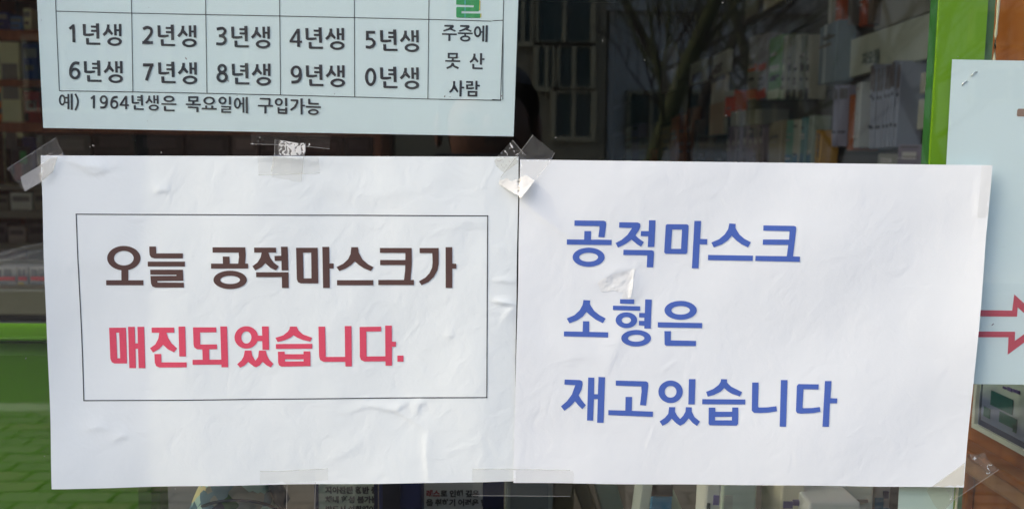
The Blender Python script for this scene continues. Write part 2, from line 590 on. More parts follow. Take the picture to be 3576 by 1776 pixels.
def cat_rom(pts, n=6):
    out = []
    P_ = [pts[0]] + list(pts) + [pts[-1]]
    for i in range(1, len(P_) - 2):
        for k in range(n):
            t = k / n
            out.append(tuple(.5 * ((2 * P_[i][c]) + (-P_[i - 1][c] + P_[i + 1][c]) * t + (2 * P_[i - 1][c] - 5 * P_[i][c] + 4 * P_[i + 1][c] - P_[i + 2][c]) * t * t + (-P_[i - 1][c] + 3 * P_[i][c] - 3 * P_[i + 1][c] + P_[i + 2][c]) * t ** 3) for c in (0, 1)))
    return out + [tuple(pts[-1])]


def stroke(pts, w, sm=True):
    p = cat_rom(pts) if sm else list(pts)
    l, r = [], []
    for i in range(len(p)):
        a, b = p[max(i - 1, 0)], p[min(i + 1, len(p) - 1)]
        dx, dy = b[0] - a[0], b[1] - a[1]
        n = math.hypot(dx, dy) or 1
        l.append((p[i][0] - dy / n * w / 2, p[i][1] + dx / n * w / 2))
        r.append((p[i][0] + dy / n * w / 2, p[i][1] - dx / n * w / 2))
    return [l + r[::-1]]


def place(polys, ox, oy, s):
    return [[[(ox + x / s, oy + y / s) for x, y in lp] for lp in pl] for pl in polys]


def shift(polys, dx, dy):
    return [[[(x + dx, y + dy) for x, y in lp] for lp in pl] for pl in polys]


A_ = 2408 / 320
B_ = 2302 / 360
# left notice, first line (heavy gothic)
line_black = (
    place([O(575, 450, 437, 322, 257, 190), R_(505, 745, 690, 1040), R_(103, 1028, 1085, 1160),
           Q((1240, 145), (1415, 145), (1425, 325), (2120, 325), (2122, 455), (1370, 455), (1290, 430), (1252, 370), (1243, 300)),
           R_(1200, 540, 2172, 668),
           Q((1262, 752), (2120, 752), (2133, 1040), (1450, 1048), (1455, 1085), (2145, 1090), (2150, 1220), (1400, 1220), (1320, 1190), (1285, 1120), (1270, 915), (1950, 912), (1950, 885), (1268, 882))], 360, 840, A_)
    + place([Q((190, 165), (1052, 165), (1060, 380), (1042, 590), (1120, 592), (1122, 720), (150, 722), (148, 592), (462, 592), (458, 407), (635, 407), (640, 592), (862, 592), (882, 420), (878, 302), (192, 302)),
             O(650, 1018, 438, 242, 258, 108),
             Q((1280, 172), (1855, 172), (1857, 302), (1655, 302), (1700, 430), (1790, 560), (1925, 665), (1850, 770), (1700, 700), (1575, 580), (1480, 680), (1310, 770), (1235, 660), (1370, 560), (1450, 430), (1480, 302), (1282, 302)),
             Q((1983, 150), (2158, 150), (2175, 770), (2000, 770), (1995, 522), (1820, 520), (1815, 390), (1990, 385)),
             Q((1330, 818), (2178, 818), (2182, 1232), (2007, 1232), (2003, 945), (1332, 945))], 720, 840, A_)
    + place([[[(118, 178), (683, 178), (702, 1110), (240, 1110), (165, 1075), (138, 1000)], [(300, 305), (515, 305), (522, 978), (316, 978)]],
             Q((805, 155), (985, 155), (992, 588), (1102, 590), (1102, 722), (995, 722), (1000, 1232), (825, 1232)),
             Q((1562, 165), (1738, 165), (1760, 310), (1860, 490), (2000, 610), (2145, 688), (2075, 790), (1900, 720), (1760, 630), (1655, 535), (1560, 630), (1420, 720), (1250, 788), (1175, 685), (1350, 600), (1480, 480), (1545, 340)),
             R_(1190, 1028, 2140, 1160)], 1020, 840, A_)
    + place([Q((205, 185), (1042, 185), (1045, 600), (1010, 1022), (1098, 1022), (1098, 1155), (165, 1155), (163, 1022), (838, 1022), (868, 780), (872, 632), (212, 632), (212, 500), (875, 500), (875, 313), (207, 313)),
             Q((1247, 185), (1748, 185), (1750, 600), (1715, 770), (1620, 940), (1480, 1075), (1300, 1158), (1230, 1058), (1400, 960), (1510, 840), (1575, 700), (1590, 560), (1580, 318), (1250, 318)),
             Q((1930, 163), (2103, 163), (2105, 592), (2210, 595), (2210, 725), (2105, 725), (2105, 1230), (1932, 1230))], 1300, 840, A_))
line_red = (
    place([[[(95, 170), (540, 165), (572, 1102), (240, 1105), (165, 1070), (128, 980)], [(280, 298), (360, 298), (388, 968), (312, 968)]],
           Q((595, 143), (775, 142), (788, 575), (858, 573), (845, 142), (1025, 140), (1060, 1222), (882, 1222), (862, 715), (797, 718), (810, 1222), (632, 1222)),
           Q((1222, 160), (1818, 157), (1820, 290), (1612, 292), (1660, 430), (1750, 570), (1893, 700), (1815, 805), (1660, 730), (1525, 608), (1420, 720), (1260, 810), (1180, 700), (1320, 600), (1400, 450), (1425, 295), (1225, 292)),
           Q((1930, 132), (2105, 130), (2128, 912), (1952, 912)),
           Q((1297, 850), (1478, 848), (1485, 1068), (2145, 1065), (2147, 1195), (1430, 1202), (1345, 1165), (1308, 1080))], 370, 1120, A_)
    + place([Q((128, 152), (735, 152), (738, 283), (310, 285), (318, 600), (755, 600), (758, 722), (548, 725), (555, 998), (865, 998), (840, 130), (1017, 130), (1048, 1198), (872, 1198), (870, 1128), (120, 1128), (118, 1000), (382, 998), (372, 728), (240, 725), (165, 680), (142, 600)),
             O(1522, 418, 310, 293, 132, 160),
             Q((1930, 130), (2108, 130), (2120, 742), (1945, 742), (1938, 512), (1790, 512), (1790, 372), (1938, 372)),
             Q((1480, 762), (1652, 762), (1680, 900), (1760, 1030), (1830, 930), (1852, 762), (2030, 762), (2060, 890), (2130, 1010), (2230, 1110), (2160, 1203), (2050, 1150), (1948, 1055), (1870, 1150), (1780, 1198), (1720, 1180), (1640, 1120), (1568, 1055), (1480, 1150), (1360, 1208), (1282, 1120), (1390, 1020), (1450, 920))], 660, 1120, A_)
    + place([Q((555, 135), (735, 135), (780, 235), (900, 340), (1140, 425), (1092, 528), (900, 485), (760, 430), (650, 360), (560, 430), (420, 490), (235, 538), (178, 428), (380, 365), (500, 270), (545, 200)),
             Q((187, 592), (1142, 585), (1142, 712), (190, 718)),
             [[(242, 792), (418, 790), (422, 858), (915, 856), (915, 783), (1092, 783), (1097, 1165), (1080, 1170), (340, 1183), (270, 1150), (248, 1080)], [(425, 990), (915, 988), (915, 1045), (428, 1050)]],
             Q((1305, 135), (1480, 135), (1497, 928), (2003, 928), (1995, 120), (2170, 120), (2180, 1178), (2010, 1178), (2007, 1057), (1440, 1057), (1350, 1010), (1322, 920))], 940, 1120, A_)
    + place([Q((577, 145), (1140, 138), (1142, 262), (752, 265), (758, 920), (1250, 918), (1245, 113), (1420, 113), (1422, 535), (1527, 535), (1527, 665), (1424, 668), (1424, 1165), (1255, 1165), (1252, 1050), (700, 1050), (610, 1010), (582, 920)),
             R_(1565, 900, 1725, 1060)], 1180, 1120, A_))
blue_1 = (
    place([Q((290, 118), (940, 125), (985, 145), (995, 200), (958, 495), (820, 488), (845, 300), (842, 245), (287, 238)),
           Q((120, 540), (505, 545), (510, 355), (658, 355), (655, 545), (1118, 550), (1115, 668), (118, 655)),
           O(605, 937, 357, 213, 210, 100),
           Q((1285, 160), (1700, 165), (1750, 190), (1755, 260), (1720, 340), (1645, 450), (1720, 520), (1838, 602), (1770, 702), (1670, 640), (1560, 545), (1430, 640), (1260, 725), (1205, 622), (1340, 550), (1470, 440), (1570, 290), (1282, 278)),
           Q((1948, 115), (2092, 115), (2070, 712), (1922, 712), (1932, 472), (1765, 468), (1770, 355), (1942, 357)),
           Q((1380, 772), (2010, 782), (2055, 800), (2062, 850), (2045, 1163), (1900, 1163), (1912, 895), (1377, 888))], 1960, 750, B_)
    + place([[[(212, 225), (245, 203), (690, 207), (722, 235), (695, 835), (665, 868), (210, 862), (180, 830)], [(355, 322), (575, 322), (555, 752), (330, 752)]],
             Q((852, 130), (1000, 130), (980, 530), (1140, 535), (1135, 653), (970, 653), (945, 1187), (798, 1185)),
             Q((1630, 185), (1772, 198), (1765, 290), (1850, 430), (1960, 525), (2108, 605), (2045, 718), (1900, 650), (1780, 560), (1685, 462), (1600, 560), (1470, 650), (1285, 720), (1232, 612), (1400, 540), (1530, 430), (1605, 310)),
             Q((1160, 887), (2155, 903), (2148, 1020), (1155, 1003))], 2290, 750, B_)
    + place([Q((1365, 230), (2040, 240), (2085, 258), (2092, 300), (2020, 918), (2178, 925), (2170, 1040), (1183, 1020), (1188, 905), (1880, 915), (1915, 662), (1348, 660), (1355, 543), (1932, 545), (1945, 370), (1935, 358), (1362, 347))], 2450, 750, B_))
blue_2 = (
    place([Q((555, 162), (703, 172), (695, 255), (790, 400), (900, 490), (1048, 572), (988, 678), (830, 600), (700, 500), (622, 425), (540, 530), (420, 610), (240, 680), (183, 572), (350, 500), (470, 390), (535, 270)),
           Q((120, 858), (535, 865), (543, 633), (685, 635), (680, 868), (1105, 880), (1100, 993), (117, 967)),
           Q((1370, 145), (1685, 148), (1680, 252), (1367, 242)),
           Q((1212, 288), (1818, 302), (1815, 402), (1210, 385)),
           O(1510, 610, 240, 175, 105, 72),
           Q((1930, 150), (2078, 155), (2052, 797), (1908, 795), (1912, 735), (1788, 725), (1790, 625), (1910, 628), (1912, 555), (1793, 548), (1797, 450), (1922, 452)),
           O(1727, 1010, 333, 183, 185, 77)], 1950, 1020, B_)
    + place([O(1633, 392, 360, 210, 207, 95), Q((1125, 657), (2113, 675), (2108, 790), (1122, 770)),
             Q((1270, 853), (1415, 855), (1410, 1058), (1975, 1072), (1970, 1187), (1310, 1180), (1275, 1155))], 2120, 1020, B_))
blue_3 = (
    place([Q((198, 138), (540, 150), (590, 175), (598, 240), (575, 360), (512, 490), (580, 600), (670, 710), (592, 798), (510, 720), (428, 622), (340, 720), (192, 832), (115, 735), (250, 620), (360, 470), (435, 265), (195, 250)),
           Q((722, 92), (858, 95), (852, 462), (938, 465), (952, 80), (1098, 85), (1065, 1103), (922, 1098), (938, 575), (850, 572), (832, 1052), (697, 1050)),
           Q((1337, 160), (2010, 178), (2055, 205), (2062, 270), (2010, 720), (1877, 705), (1912, 400), (1905, 292), (1335, 272)),
           Q((1172, 818), (1548, 828), (1555, 523), (1700, 525), (1692, 832), (2165, 850), (2160, 967), (1172, 930))], 1940, 1300, B_)
    + place([O(448, 410, 272, 250, 132, 130), Q((857, 130), (1002, 130), (985, 692), (843, 690)),
             Q((415, 750), (550, 752), (545, 850), (600, 950), (660, 1015), (730, 940), (780, 850), (785, 752), (920, 755), (918, 850), (980, 970), (1100, 1070), (1035, 1170), (940, 1105), (850, 1000), (760, 1110), (660, 1165), (570, 1110), (472, 1008), (390, 1100), (268, 1168), (203, 1068), (320, 990), (395, 900)),
             Q((1575, 130), (1708, 137), (1705, 205), (1800, 300), (2042, 418), (1992, 517), (1820, 460), (1720, 400), (1643, 330), (1560, 410), (1420, 480), (1275, 520), (1240, 412), (1400, 350), (1520, 260), (1565, 190)),
             Q((1155, 575), (2115, 583), (2110, 693), (1150, 688)),
             [[(1298, 762), (1443, 762), (1443, 855), (1818, 855), (1822, 760), (1958, 760), (1950, 1120), (1915, 1163), (1320, 1155), (1292, 1120)], [(1437, 970), (1815, 967), (1812, 1045), (1437, 1045)]]], 2270, 1300, B_)
    + place([Q((222, 208), (365, 208), (348, 740), (365, 760), (560, 755), (755, 732), (772, 840), (600, 870), (400, 882), (260, 878), (208, 830)),
             Q((862, 152), (1008, 152), (965, 1183), (825, 1183)),
             Q((1215, 280), (1250, 240), (1700, 245), (1693, 360), (1360, 355), (1335, 750), (1345, 772), (1540, 768), (1722, 745), (1733, 852), (1580, 880), (1300, 893), (1215, 880), (1188, 835)),
             Q((1840, 172), (1985, 172), (1960, 550), (2110, 555), (2103, 665), (1945, 665), (1918, 1183), (1775, 1183))], 2590, 1300, B_))

# year-of-birth table on the notice inside the glass
YEAR = [Q((765, 170), (845, 170), (852, 420), (1060, 415), (1068, 465), (950, 488), (820, 485), (778, 460)),
        Q((1115, 150), (1197, 150), (1208, 555), (1130, 555), (1125, 378), (990, 375), (988, 320), (1118, 322), (1118, 268), (985, 262), (985, 208), (1112, 212)),
        Q((852, 537), (930, 537), (938, 655), (1235, 660), (1232, 718), (880, 712), (858, 690)),
        Q((1405, 180), (1477, 182), (1472, 290), (1570, 412), (1537, 465), (1437, 375), (1400, 430), (1335, 488), (1290, 435), (1370, 350), (1405, 250)),
        Q((1590, 172), (1660, 172), (1662, 305), (1722, 305), (1718, 165), (1790, 168), (1792, 492), (1725, 490), (1722, 360), (1665, 358), (1668, 470), (1600, 470)),
        O(1610, 630, 193, 115, 115, 55)]
YEAR0 = shift(YEAR, -765, -150)


def year(x, y, s=A_):
    return place(YEAR0, x, y, s)


Z2 = 2170 / 950
Z4 = 2576 / 520
rows_1 = (year(281.7, 79.9) + year(544, 84.5) + year(802.5, 88.9) + year(1063, 94.1) + year(1324.7, 101.6)
          + place([Q((500, 180), (555, 180), (577, 652), (500, 648), (490, 290), (440, 322), (397, 270))], 180, 60, A_)
          + place([stroke([(1128, 228), (1158, 214), (1190, 225), (1195, 255), (1175, 290), (1133, 338)], 22), R_(1122, 325, 1207, 348),
                   stroke([(1718, 228), (1765, 222), (1786, 245), (1765, 277), (1736, 283)], 22),
                   stroke([(1738, 281), (1775, 292), (1788, 320), (1766, 346), (1714, 346)], 22)], 0, 0, Z2)
          + place([[[(265, 95), (315, 95), (318, 300), (358, 302), (355, 338), (317, 338), (317, 408), (268, 408), (270, 338), (138, 332), (138, 298)], [(270, 165), (268, 298), (190, 298)]],
                   Q((1465, 130), (1625, 132), (1622, 180), (1512, 178), (1515, 245), (1580, 255), (1630, 310), (1635, 360), (1600, 415), (1540, 442), (1462, 432), (1462, 382), (1530, 393), (1575, 365), (1585, 330), (1560, 295), (1510, 285), (1465, 298))], 980, 80, Z4))
rows_2 = (year(285.5, 210) + year(546, 214.5) + year(804.7, 219) + year(1064.6, 224.6) + year(1324.7, 232)
          + place([O(602, 530, 157, 165, 78, 90), stroke([(480, 560), (485, 400), (540, 275), (620, 230), (728, 245)], 82)], 180, 190, 8.05)
          + place([R_(1127, 503, 1212, 527), stroke([(1200, 512), (1178, 570), (1155, 640)], 24),
                   O(1762, 545, 38, 38, 16, 17), O(1762, 613, 46, 44, 23, 22)], 0, 0, Z2)
          + place([O(252, 838, 97, 105, 48, 62), stroke([(325, 840), (325, 930), (280, 1005), (170, 1022)], 50),
                   O(1547, 930, 98, 158, 48, 108)], 980, 80, Z4))
row_example = (
    place([O(243, 310, 95, 155, 45, 100), R_(320, 222, 400, 268), R_(320, 360, 400, 402), Q((388, 138), (442, 138), (447, 570), (390, 570)), Q((480, 132), (538, 132), (542, 585), (480, 585)),
           stroke([(610, 135), (670, 260), (686, 360), (668, 470), (612, 600)], 52),
           Q((1120, 180), (1168, 180), (1168, 548), (1105, 548), (1108, 270), (1070, 292), (1035, 250)),
           O(1415, 300, 115, 125, 58, 68), stroke([(1500, 310), (1495, 420), (1440, 510), (1315, 522)], 62),
           O(1712, 435, 115, 125, 60, 68), stroke([(1625, 440), (1640, 330), (1690, 245), (1810, 220)], 62),
           [[(2020, 195), (2075, 195), (2078, 435), (2125, 435), (2125, 480), (2075, 480), (2075, 565), (2018, 565), (2020, 480), (1860, 470), (1865, 430)], [(2022, 290), (2020, 432), (1930, 432)]]], 180, 310, 8.05)
    + year(452.7, 330.5, A_ / .70)
    + place([O(843, 278, 155, 92, 92, 42), Q((630, 398), (1055, 408), (1052, 452), (630, 442)), Q((697, 482), (757, 485), (760, 578), (1003, 582), (1000, 628), (715, 622), (700, 605)),
             [[(1385, 203), (1675, 208), (1670, 360), (1385, 355)], [(1440, 255), (1618, 255), (1616, 312), (1440, 312)]],
             Q((1500, 358), (1565, 358), (1562, 415), (1745, 418), (1743, 462), (1318, 452), (1318, 408), (1502, 412)),
             Q((1375, 490), (1660, 498), (1682, 520), (1678, 655), (1615, 652), (1615, 545), (1375, 535)),
             O(1978, 330, 165, 115, 102, 68),
             Q((1768, 527), (1868, 530), (1865, 465), (1922, 465), (1924, 533), (2035, 535), (2035, 468), (2095, 470), (2093, 538), (2195, 540), (2192, 585), (1768, 573)),
             O(2355, 325, 115, 107, 58, 57), Q((2532, 215), (2595, 215), (2598, 445), (2535, 445)),
             Q((2315, 475), (2600, 482), (2595, 590), (2375, 590), (2378, 628), (2600, 632), (2600, 675), (2322, 668), (2318, 552), (2540, 555), (2540, 520), (2315, 515))], 480, 310, 8.05)
    + place([O(193, 313, 98, 150, 45, 100), R_(280, 300, 345, 340), Q((330, 150), (380, 150), (385, 570), (335, 570)), Q((418, 140), (478, 142), (485, 588), (425, 586)),
             Q((808, 165), (1090, 170), (1105, 195), (1095, 358), (1172, 365), (1170, 408), (990, 405), (990, 592), (930, 592), (930, 403), (758, 398), (758, 355), (1040, 360), (1052, 215), (808, 208)),
             O(1328, 278, 110, 105, 55, 58), Q((1495, 165), (1558, 168), (1560, 392), (1500, 392)),
             [[(1290, 422), (1348, 424), (1350, 465), (1500, 468), (1502, 425), (1562, 428), (1558, 605), (1300, 598)], [(1345, 515), (1502, 518), (1500, 555), (1348, 550)]],
             Q((1655, 205), (1845, 210), (1865, 230), (1860, 300), (1800, 420), (1672, 520), (1637, 478), (1740, 400), (1800, 300), (1802, 258), (1655, 250)),
             Q((1918, 178), (1980, 178), (1980, 350), (2048, 353), (2045, 395), (1980, 393), (1983, 622), (1925, 622)),
             Q((2130, 190), (2190, 190), (2195, 295), (2425, 305), (2422, 352), (2155, 345), (2133, 325)), Q((2068, 382), (2480, 398), (2480, 442), (2068, 430)), O(2275, 552, 148, 82, 90, 37)], 800, 320, 2576 / 330))
JU = Q((220, 605), (430, 607), (455, 625), (455, 660), (410, 705), (505, 742), (490, 778), (360, 725), (205, 775), (188, 740), (320, 690), (370, 655), (220, 648))
ZW = 1847 / 260
ZM = 1750 / 260
cell_weekday = (
    place([JU, Q((160, 812), (532, 820), (530, 862), (372, 860), (370, 1005), (315, 1005), (320, 857), (160, 853)),
           shift([JU], 393, 5)[0], Q((555, 792), (928, 798), (925, 838), (762, 838), (765, 885), (715, 885), (715, 836), (555, 830)), O(740, 945, 132, 75, 80, 33),
           O(1048, 778, 93, 138, 43, 85), R_(1120, 765, 1175, 800), Q((1170, 625), (1218, 625), (1210, 1020), (1160, 1020)), Q((1250, 618), (1305, 620), (1297, 1033), (1240, 1033))], 1520, 0, ZW)
    + place([[[(287, 88), (528, 92), (522, 222), (287, 220)], [(335, 132), (478, 132), (475, 185), (335, 185)]],
             Q((380, 222), (433, 222), (432, 260), (585, 265), (582, 305), (228, 298), (230, 260), (380, 262)),
             Q((385, 325), (428, 327), (450, 385), (552, 430), (535, 475), (440, 430), (403, 400), (370, 430), (270, 475), (255, 430), (350, 390)),
             Q((895, 108), (945, 110), (940, 185), (1015, 285), (990, 322), (915, 250), (880, 290), (825, 330), (803, 295), (870, 225), (893, 165)),
             Q((1050, 97), (1103, 98), (1100, 218), (1157, 220), (1155, 260), (1100, 258), (1095, 370), (1045, 368)),
             Q((865, 352), (915, 352), (918, 432), (1113, 437), (1112, 478), (885, 472), (868, 460)),
             Q((415, 755), (465, 757), (460, 850), (540, 995), (515, 1030), (435, 935), (400, 990), (345, 1035), (320, 1005), (385, 930), (412, 850)),
             Q((570, 740), (622, 742), (620, 885), (680, 890), (675, 930), (620, 928), (612, 1122), (562, 1120)),
             Q((722, 755), (885, 758), (885, 868), (770, 868), (770, 908), (912, 903), (910, 935), (840, 950), (725, 948), (722, 835), (838, 832), (838, 798), (722, 795)),
             Q((942, 748), (992, 750), (992, 845), (1050, 845), (1047, 883), (990, 882), (988, 962), (938, 962)),
             [[(757, 985), (990, 990), (985, 1122), (757, 1120)], [(805, 1030), (935, 1032), (932, 1080), (805, 1078)]]], 1520, 170, ZM))
green_glyph = place([Q((515, -70), (1085, -60), (1095, 40), (1085, 240), (1070, 268), (645, 265), (645, 318), (1115, 325), (1110, 432), (535, 425), (515, 400), (515, 180), (535, 160), (950, 168), (955, 120), (515, 100))], 1520, 0, ZW)
green_misregister = place([Q((1087, -50), (1120, 25), (1115, 240), (1085, 250)), Q((1115, 325), (1145, 322), (1140, 415), (1112, 425))], 1520, 0, ZW)  # yellow misregistered edge of the green print
green_flaw = place([R_(725, -60, 748, 100), R_(725, 165, 745, 262), R_(725, 325, 745, 425)], 1520, 0, ZW)
TL = 2.4
table_lines = [stroke(p, TL, False) for p in (
    [(188, 37), (453, 44), (715, 49), (973, 54), (1235, 60), (1495, 66), (1716, 72)], [(1720, 70.5), (1757, 69)],
    [(200, 316), (458, 320), (718, 325), (976, 331), (1236, 338), (1493, 345), (1750, 350)],
    [(176, -300), (187, 0), (188, 37), (200, 316)], [(448, -300), (453, 0), (458, 320)], [(708, -300), (713, 0), (718, 325)],
    [(970, -300), (973, 0), (976, 331)], [(1234, -300), (1235, 0), (1236, 338)], [(1501, -300), (1497, 0), (1493, 345)],
    [(1766, -300), (1759, 0), (1757, 80), (1748, 350)], [(1757, 69), (1756, 347), (1718, 347)])]

nL = tag(sheet('white_notice', QL, hL, M_WHITE, 280, 200, edge=1.0, seed=5), 'white paper notice with a framed black and red two-line message', 'notice', 'paper notices on the window')
poly_mesh('black_lettering', line_black, hL, .13, M_BLACK, nL)
poly_mesh('red_lettering', line_red, hL, .13, M_RED, nL)
poly_mesh('border_line', [stroke(p, 3.2, False) for p in ([(268, 747), (1705, 753)], [(1703, 751), (1700, 1386)], [(1702, 1384), (294, 1396)], [(295, 1397), (282, 1050), (270, 746)])], hL, .13, M_LINE, nL)
nR = tag(sheet('white_notice', QR, hR, M_WHITE2, 280, 200, edge=1.0, seed=6), 'white paper notice with three lines of blue lettering', 'notice', 'paper notices on the window')
for pl in (blue_1, blue_2, blue_3):
    poly_mesh('blue_lettering', pl, hR, .13, M_BLUE, nR)
nT = tag(sheet('inside_notice', QT, None, M_MINT, 70, 50, seed=8), 'pale sheet inside the glass printed with a year-of-birth table', 'notice', 'paper notices on the window')
poly_mesh('table_grid', table_lines, None, .12, M_LINE, nT, True, 60)
for nm, pl in (('table_row_lettering', rows_1), ('table_row_lettering', rows_2), ('example_lettering', row_example), ('weekend_lettering', cell_weekday)):
    poly_mesh(nm, pl, None, .12, M_GREY, nT, True, 60, .004)
poly_mesh('green_lettering', green_glyph, None, .14, M_GREENINK, nT, True, 60)
poly_mesh('yellow_lettering_edge', green_misregister, None, .12, M_YELLOWINK, nT, True, 60)
poly_mesh('blue_print_flaw', green_flaw, None, .16, M_CYANINK, nT, True, 60)
nM = tag(sheet('inside_notice', QM, None, M_MINT, 50, 40, seed=9), 'pale sheet inside the glass with a red outlined arrow and a staple', 'notice', 'paper notices on the window')
arrow = [[[(3416, 1084), (3543, 1086), (3550, 1029), (3668, 1136), (3527, 1240), (3530, 1179), (3408, 1179)],
          [(3429, 1106), (3560, 1107), (3562, 1074), (3630, 1136), (3552, 1192), (3553, 1160), (3424, 1159)]]]
poly_mesh('red_arrow', arrow, None, .12, M_REDINK, nM, True, 60)
poly_mesh('brown_stroke', [Q((3561, 384), (3565, 379), (3700, 381), (3698, 409), (3562, 406), (3559, 402))], None, .12, M_BROWNINK, nM, True, 60)

# staple in the right inside sheet: two wire ends poking out
st = empty('staple', P(3370, 285, .003), 'small bent steel staple in the pale arrow sheet', 'staple')
for pts in ([(3391, 267, 0), (3399, 258, 1), (3405, 252, 1), (3412, 252, 0)], [(3360, 300, 0), (3362, 293, 1), (3368, 288, 1), (3377, 284, 0)]):
    bm = bmesh.new()
    add_tube(bm, [P(u, v, .0027 - .00025 * k) for u, v, k in pts], .0004, 6)
    bm_obj('wire_end', bm, M_STEEL, st, True)


# ------------------------------------------------------------------ sticky tape
def surf(U, V):
    """lift (mm) of the outermost sheet under each pixel, 0 on bare glass"""
    h = np.zeros_like(U)
    a, b = hL(U, V), hR(U, V)
    for i in range(len(U)):
        if inside(U[i], V[i], QR): h[i] = b[i]
        elif inside(U[i], V[i], QL): h[i] = a[i]
    return h + .06


def zig(p0, p1, n, amp):
    dx, dy = p1[0] - p0[0], p1[1] - p0[1]
    L = math.hypot(dx, dy)
    out = []
    for k in range(n):
        t = (k + .5) / n
        s = amp * random.uniform(.5, 1.1)
        out += [(p0[0] + dx * (t - .5 / n), p0[1] + dy * (t - .5 / n)), (p0[0] + dx * t - dy / L * s, p0[1] + dy * t + dx / L * s)]
    return out + [p1]


def tape(label, polys, m, eps=.10, hf=surf, group='strips of clear tape', name='tape_strip', maxlen=14.0):
    o = None
    for i, (nm, pl) in enumerate(polys):
        if o is None:
            o = poly_mesh(name, [pl], hf, eps, m if not isinstance(m, list) else m[i], None, maxlen=maxlen)
            tag(o, label, 'tape', group)
        else:
            poly_mesh(nm, [pl], hf, eps + .08 * i, m if not isinstance(m, list) else m[i], o, maxlen=maxlen)
    return o


# top left corner strip, crumpled end
tape('crumpled clear tape strip slanting over the upper left corner of the red-lettered notice',
     [('film', [[(26, 588), (197, 480)] + zig((197, 480), (226, 540), 7, 3) + [(205, 548), (190, 600), (138, 642), (88, 670)] + zig((88, 670), (26, 588), 9, -3)]),
      ('crumpled_end', [[(72, 618), (128, 585), (180, 552), (205, 548), (190, 600), (140, 638), (88, 668), (78, 645)]])],
     [M_TAPE2, tape_mat('crumpled_tape', .45, wr=1.0)])
# centre of the top edge
tape('short clear tape strip lying along the top edge of the red-lettered notice',
     [('film', [[(902, 548), (1112, 548)] + zig((1114, 550), (1120, 604), 5, 2) + [(1040, 608), (906, 612)] + zig((905, 612), (902, 548), 5, 2)])], M_TAPE, .10)
tape('upright tape strip with torn white paper fibres joining glass and red-lettered notice',
     [('film', [[(961, 485)] + [(980, 487), (995, 492), (1012, 494), (1040, 498), (1068, 500), (1062, 545), (1060, 575), (1054, 620), (1052, 636), (1030, 634), (1010, 627), (975, 622), (952, 620), (951, 600), (958, 545)]]),
      ('paper_fibres', [[(975, 490), (996, 492), (1012, 495), (1045, 501), (1066, 499), (1067, 530), (1060, 541), (1010, 543), (978, 541), (970, 520)]])],
     [M_TAPE2, M_TAPEW], .2)
tape('wide faint tape strip on bare glass under the year table sheet',
     [('film', [[(878, 462), (1154, 470)] + zig((1154, 470), (1152, 520), 8, 2) + [(1066, 511), (960, 505), (876, 503)]])], tape_mat('old_tape', .02, .66, 160, (.97, .95, .92)), .05)


# crossed strips between the two white notices, the lower end lifting off
def flap(U, V):
    h = surf(U, V)
    d = ((U - 1742) * .40 + (V - 612) * .92)
    k = np.clip((d - 12) / 85.0, 0, 1)
    g = np.clip(1 - np.hypot(U - 1815, V - 692) / 150, 0, 1)
    return h + 4.8 * k ** 1.4 * (.35 + .65 * g)


tape('small serrated clear tape corner sticking up between the two white notices',
     [('film', [zig((1790, 490), (1740, 544), 9, 2) + [(1726, 562), (1733, 580), (1760, 604), (1820, 560), (1836, 543)]])], M_TAPEG, .08)
tape('broad clear tape strip with torn white end lifting off between the two white notices',
     [('film', [[(1861, 471)] + zig((1861, 471), (1938, 533), 9, 2) + [(1922, 560), (1870, 625), (1842, 662), (1817, 692), (1812, 686), (1795, 677), (1775, 668), (1752, 652), (1740, 639), (1748, 620), (1775, 585), (1812, 536)]]),
      ('torn_paper_end', [[(1744, 628), (1756, 628), (1770, 620), (1784, 634), (1800, 626), (1812, 625), (1832, 610), (1848, 618), (1866, 630), (1842, 662), (1818, 690), (1808, 680), (1790, 671), (1772, 660), (1755, 650), (1741, 640)]])],
     [M_TAPE2, tape_mat('torn_paper_fibres', .72, wr=.8)], .16, flap, maxlen=9)
# bottom edge strips
tape('clear tape strip along the bottom edge of the red-lettered notice',
     [('film', [[(910, 1641), (960, 1640), (990, 1641), (1147, 1632), (1147, 1673), (1000, 1683), (985, 1676), (965, 1683), (909, 1684)]])], M_TAPE)
tape('upright tape strip with dark bubbles on bare glass under the red-lettered notice',
     [('film', [[(1002, 1683), (1103, 1680), (1101, 1800), (1098, 1850), (998, 1850)]])], tape_mat('bubbled_tape', .02, .70, 200, (.9, .89, .86), 1.0))
tape('long clear tape strip joining the lower corners of the two white notices',
     [('film', [[(1648, 1631), (1795, 1633), (1860, 1633), (1990, 1636), (2000, 1640), (2004, 1652), (2000, 1690), (1992, 1731), (1800, 1729), (1649, 1727)] + zig((1647, 1727), (1648, 1633), 10, 3)])], M_TAPE)
tape('pale vertical tape strip at the upper right corner of the blue-lettered notice',
     [('film', [[(3417, 577), (3452, 577), (3442, 760), (3404, 759)]])], M_TAPE)
tape('diagonal tape strip with curly glue residue at the lower right corner of the blue-lettered notice',
     [('film', [[(3250, 1696), (3372, 1608), (3382, 1580), (3400, 1586), (3436, 1578), (3450, 1600), (3470, 1625), (3488, 1637), (3330, 1745), (3285, 1790), (3262, 1760), (3236, 1712)]]),
      ('glue_residue', [[(3386, 1582), (3410, 1588), (3438, 1578), (3444, 1590), (3430, 1602), (3455, 1612), (3478, 1630), (3452, 1662), (3436, 1640), (3420, 1618), (3395, 1606)]]),
      ('glue_residue', [[(3306, 1708), (3322, 1712), (3336, 1702), (3338, 1735), (3326, 1750), (3314, 1756), (3318, 1735)]])],
     [tape_mat('amber_tape', .035, None, 260, (.95, .92, .85)), M_TAPEG, M_TAPEG])
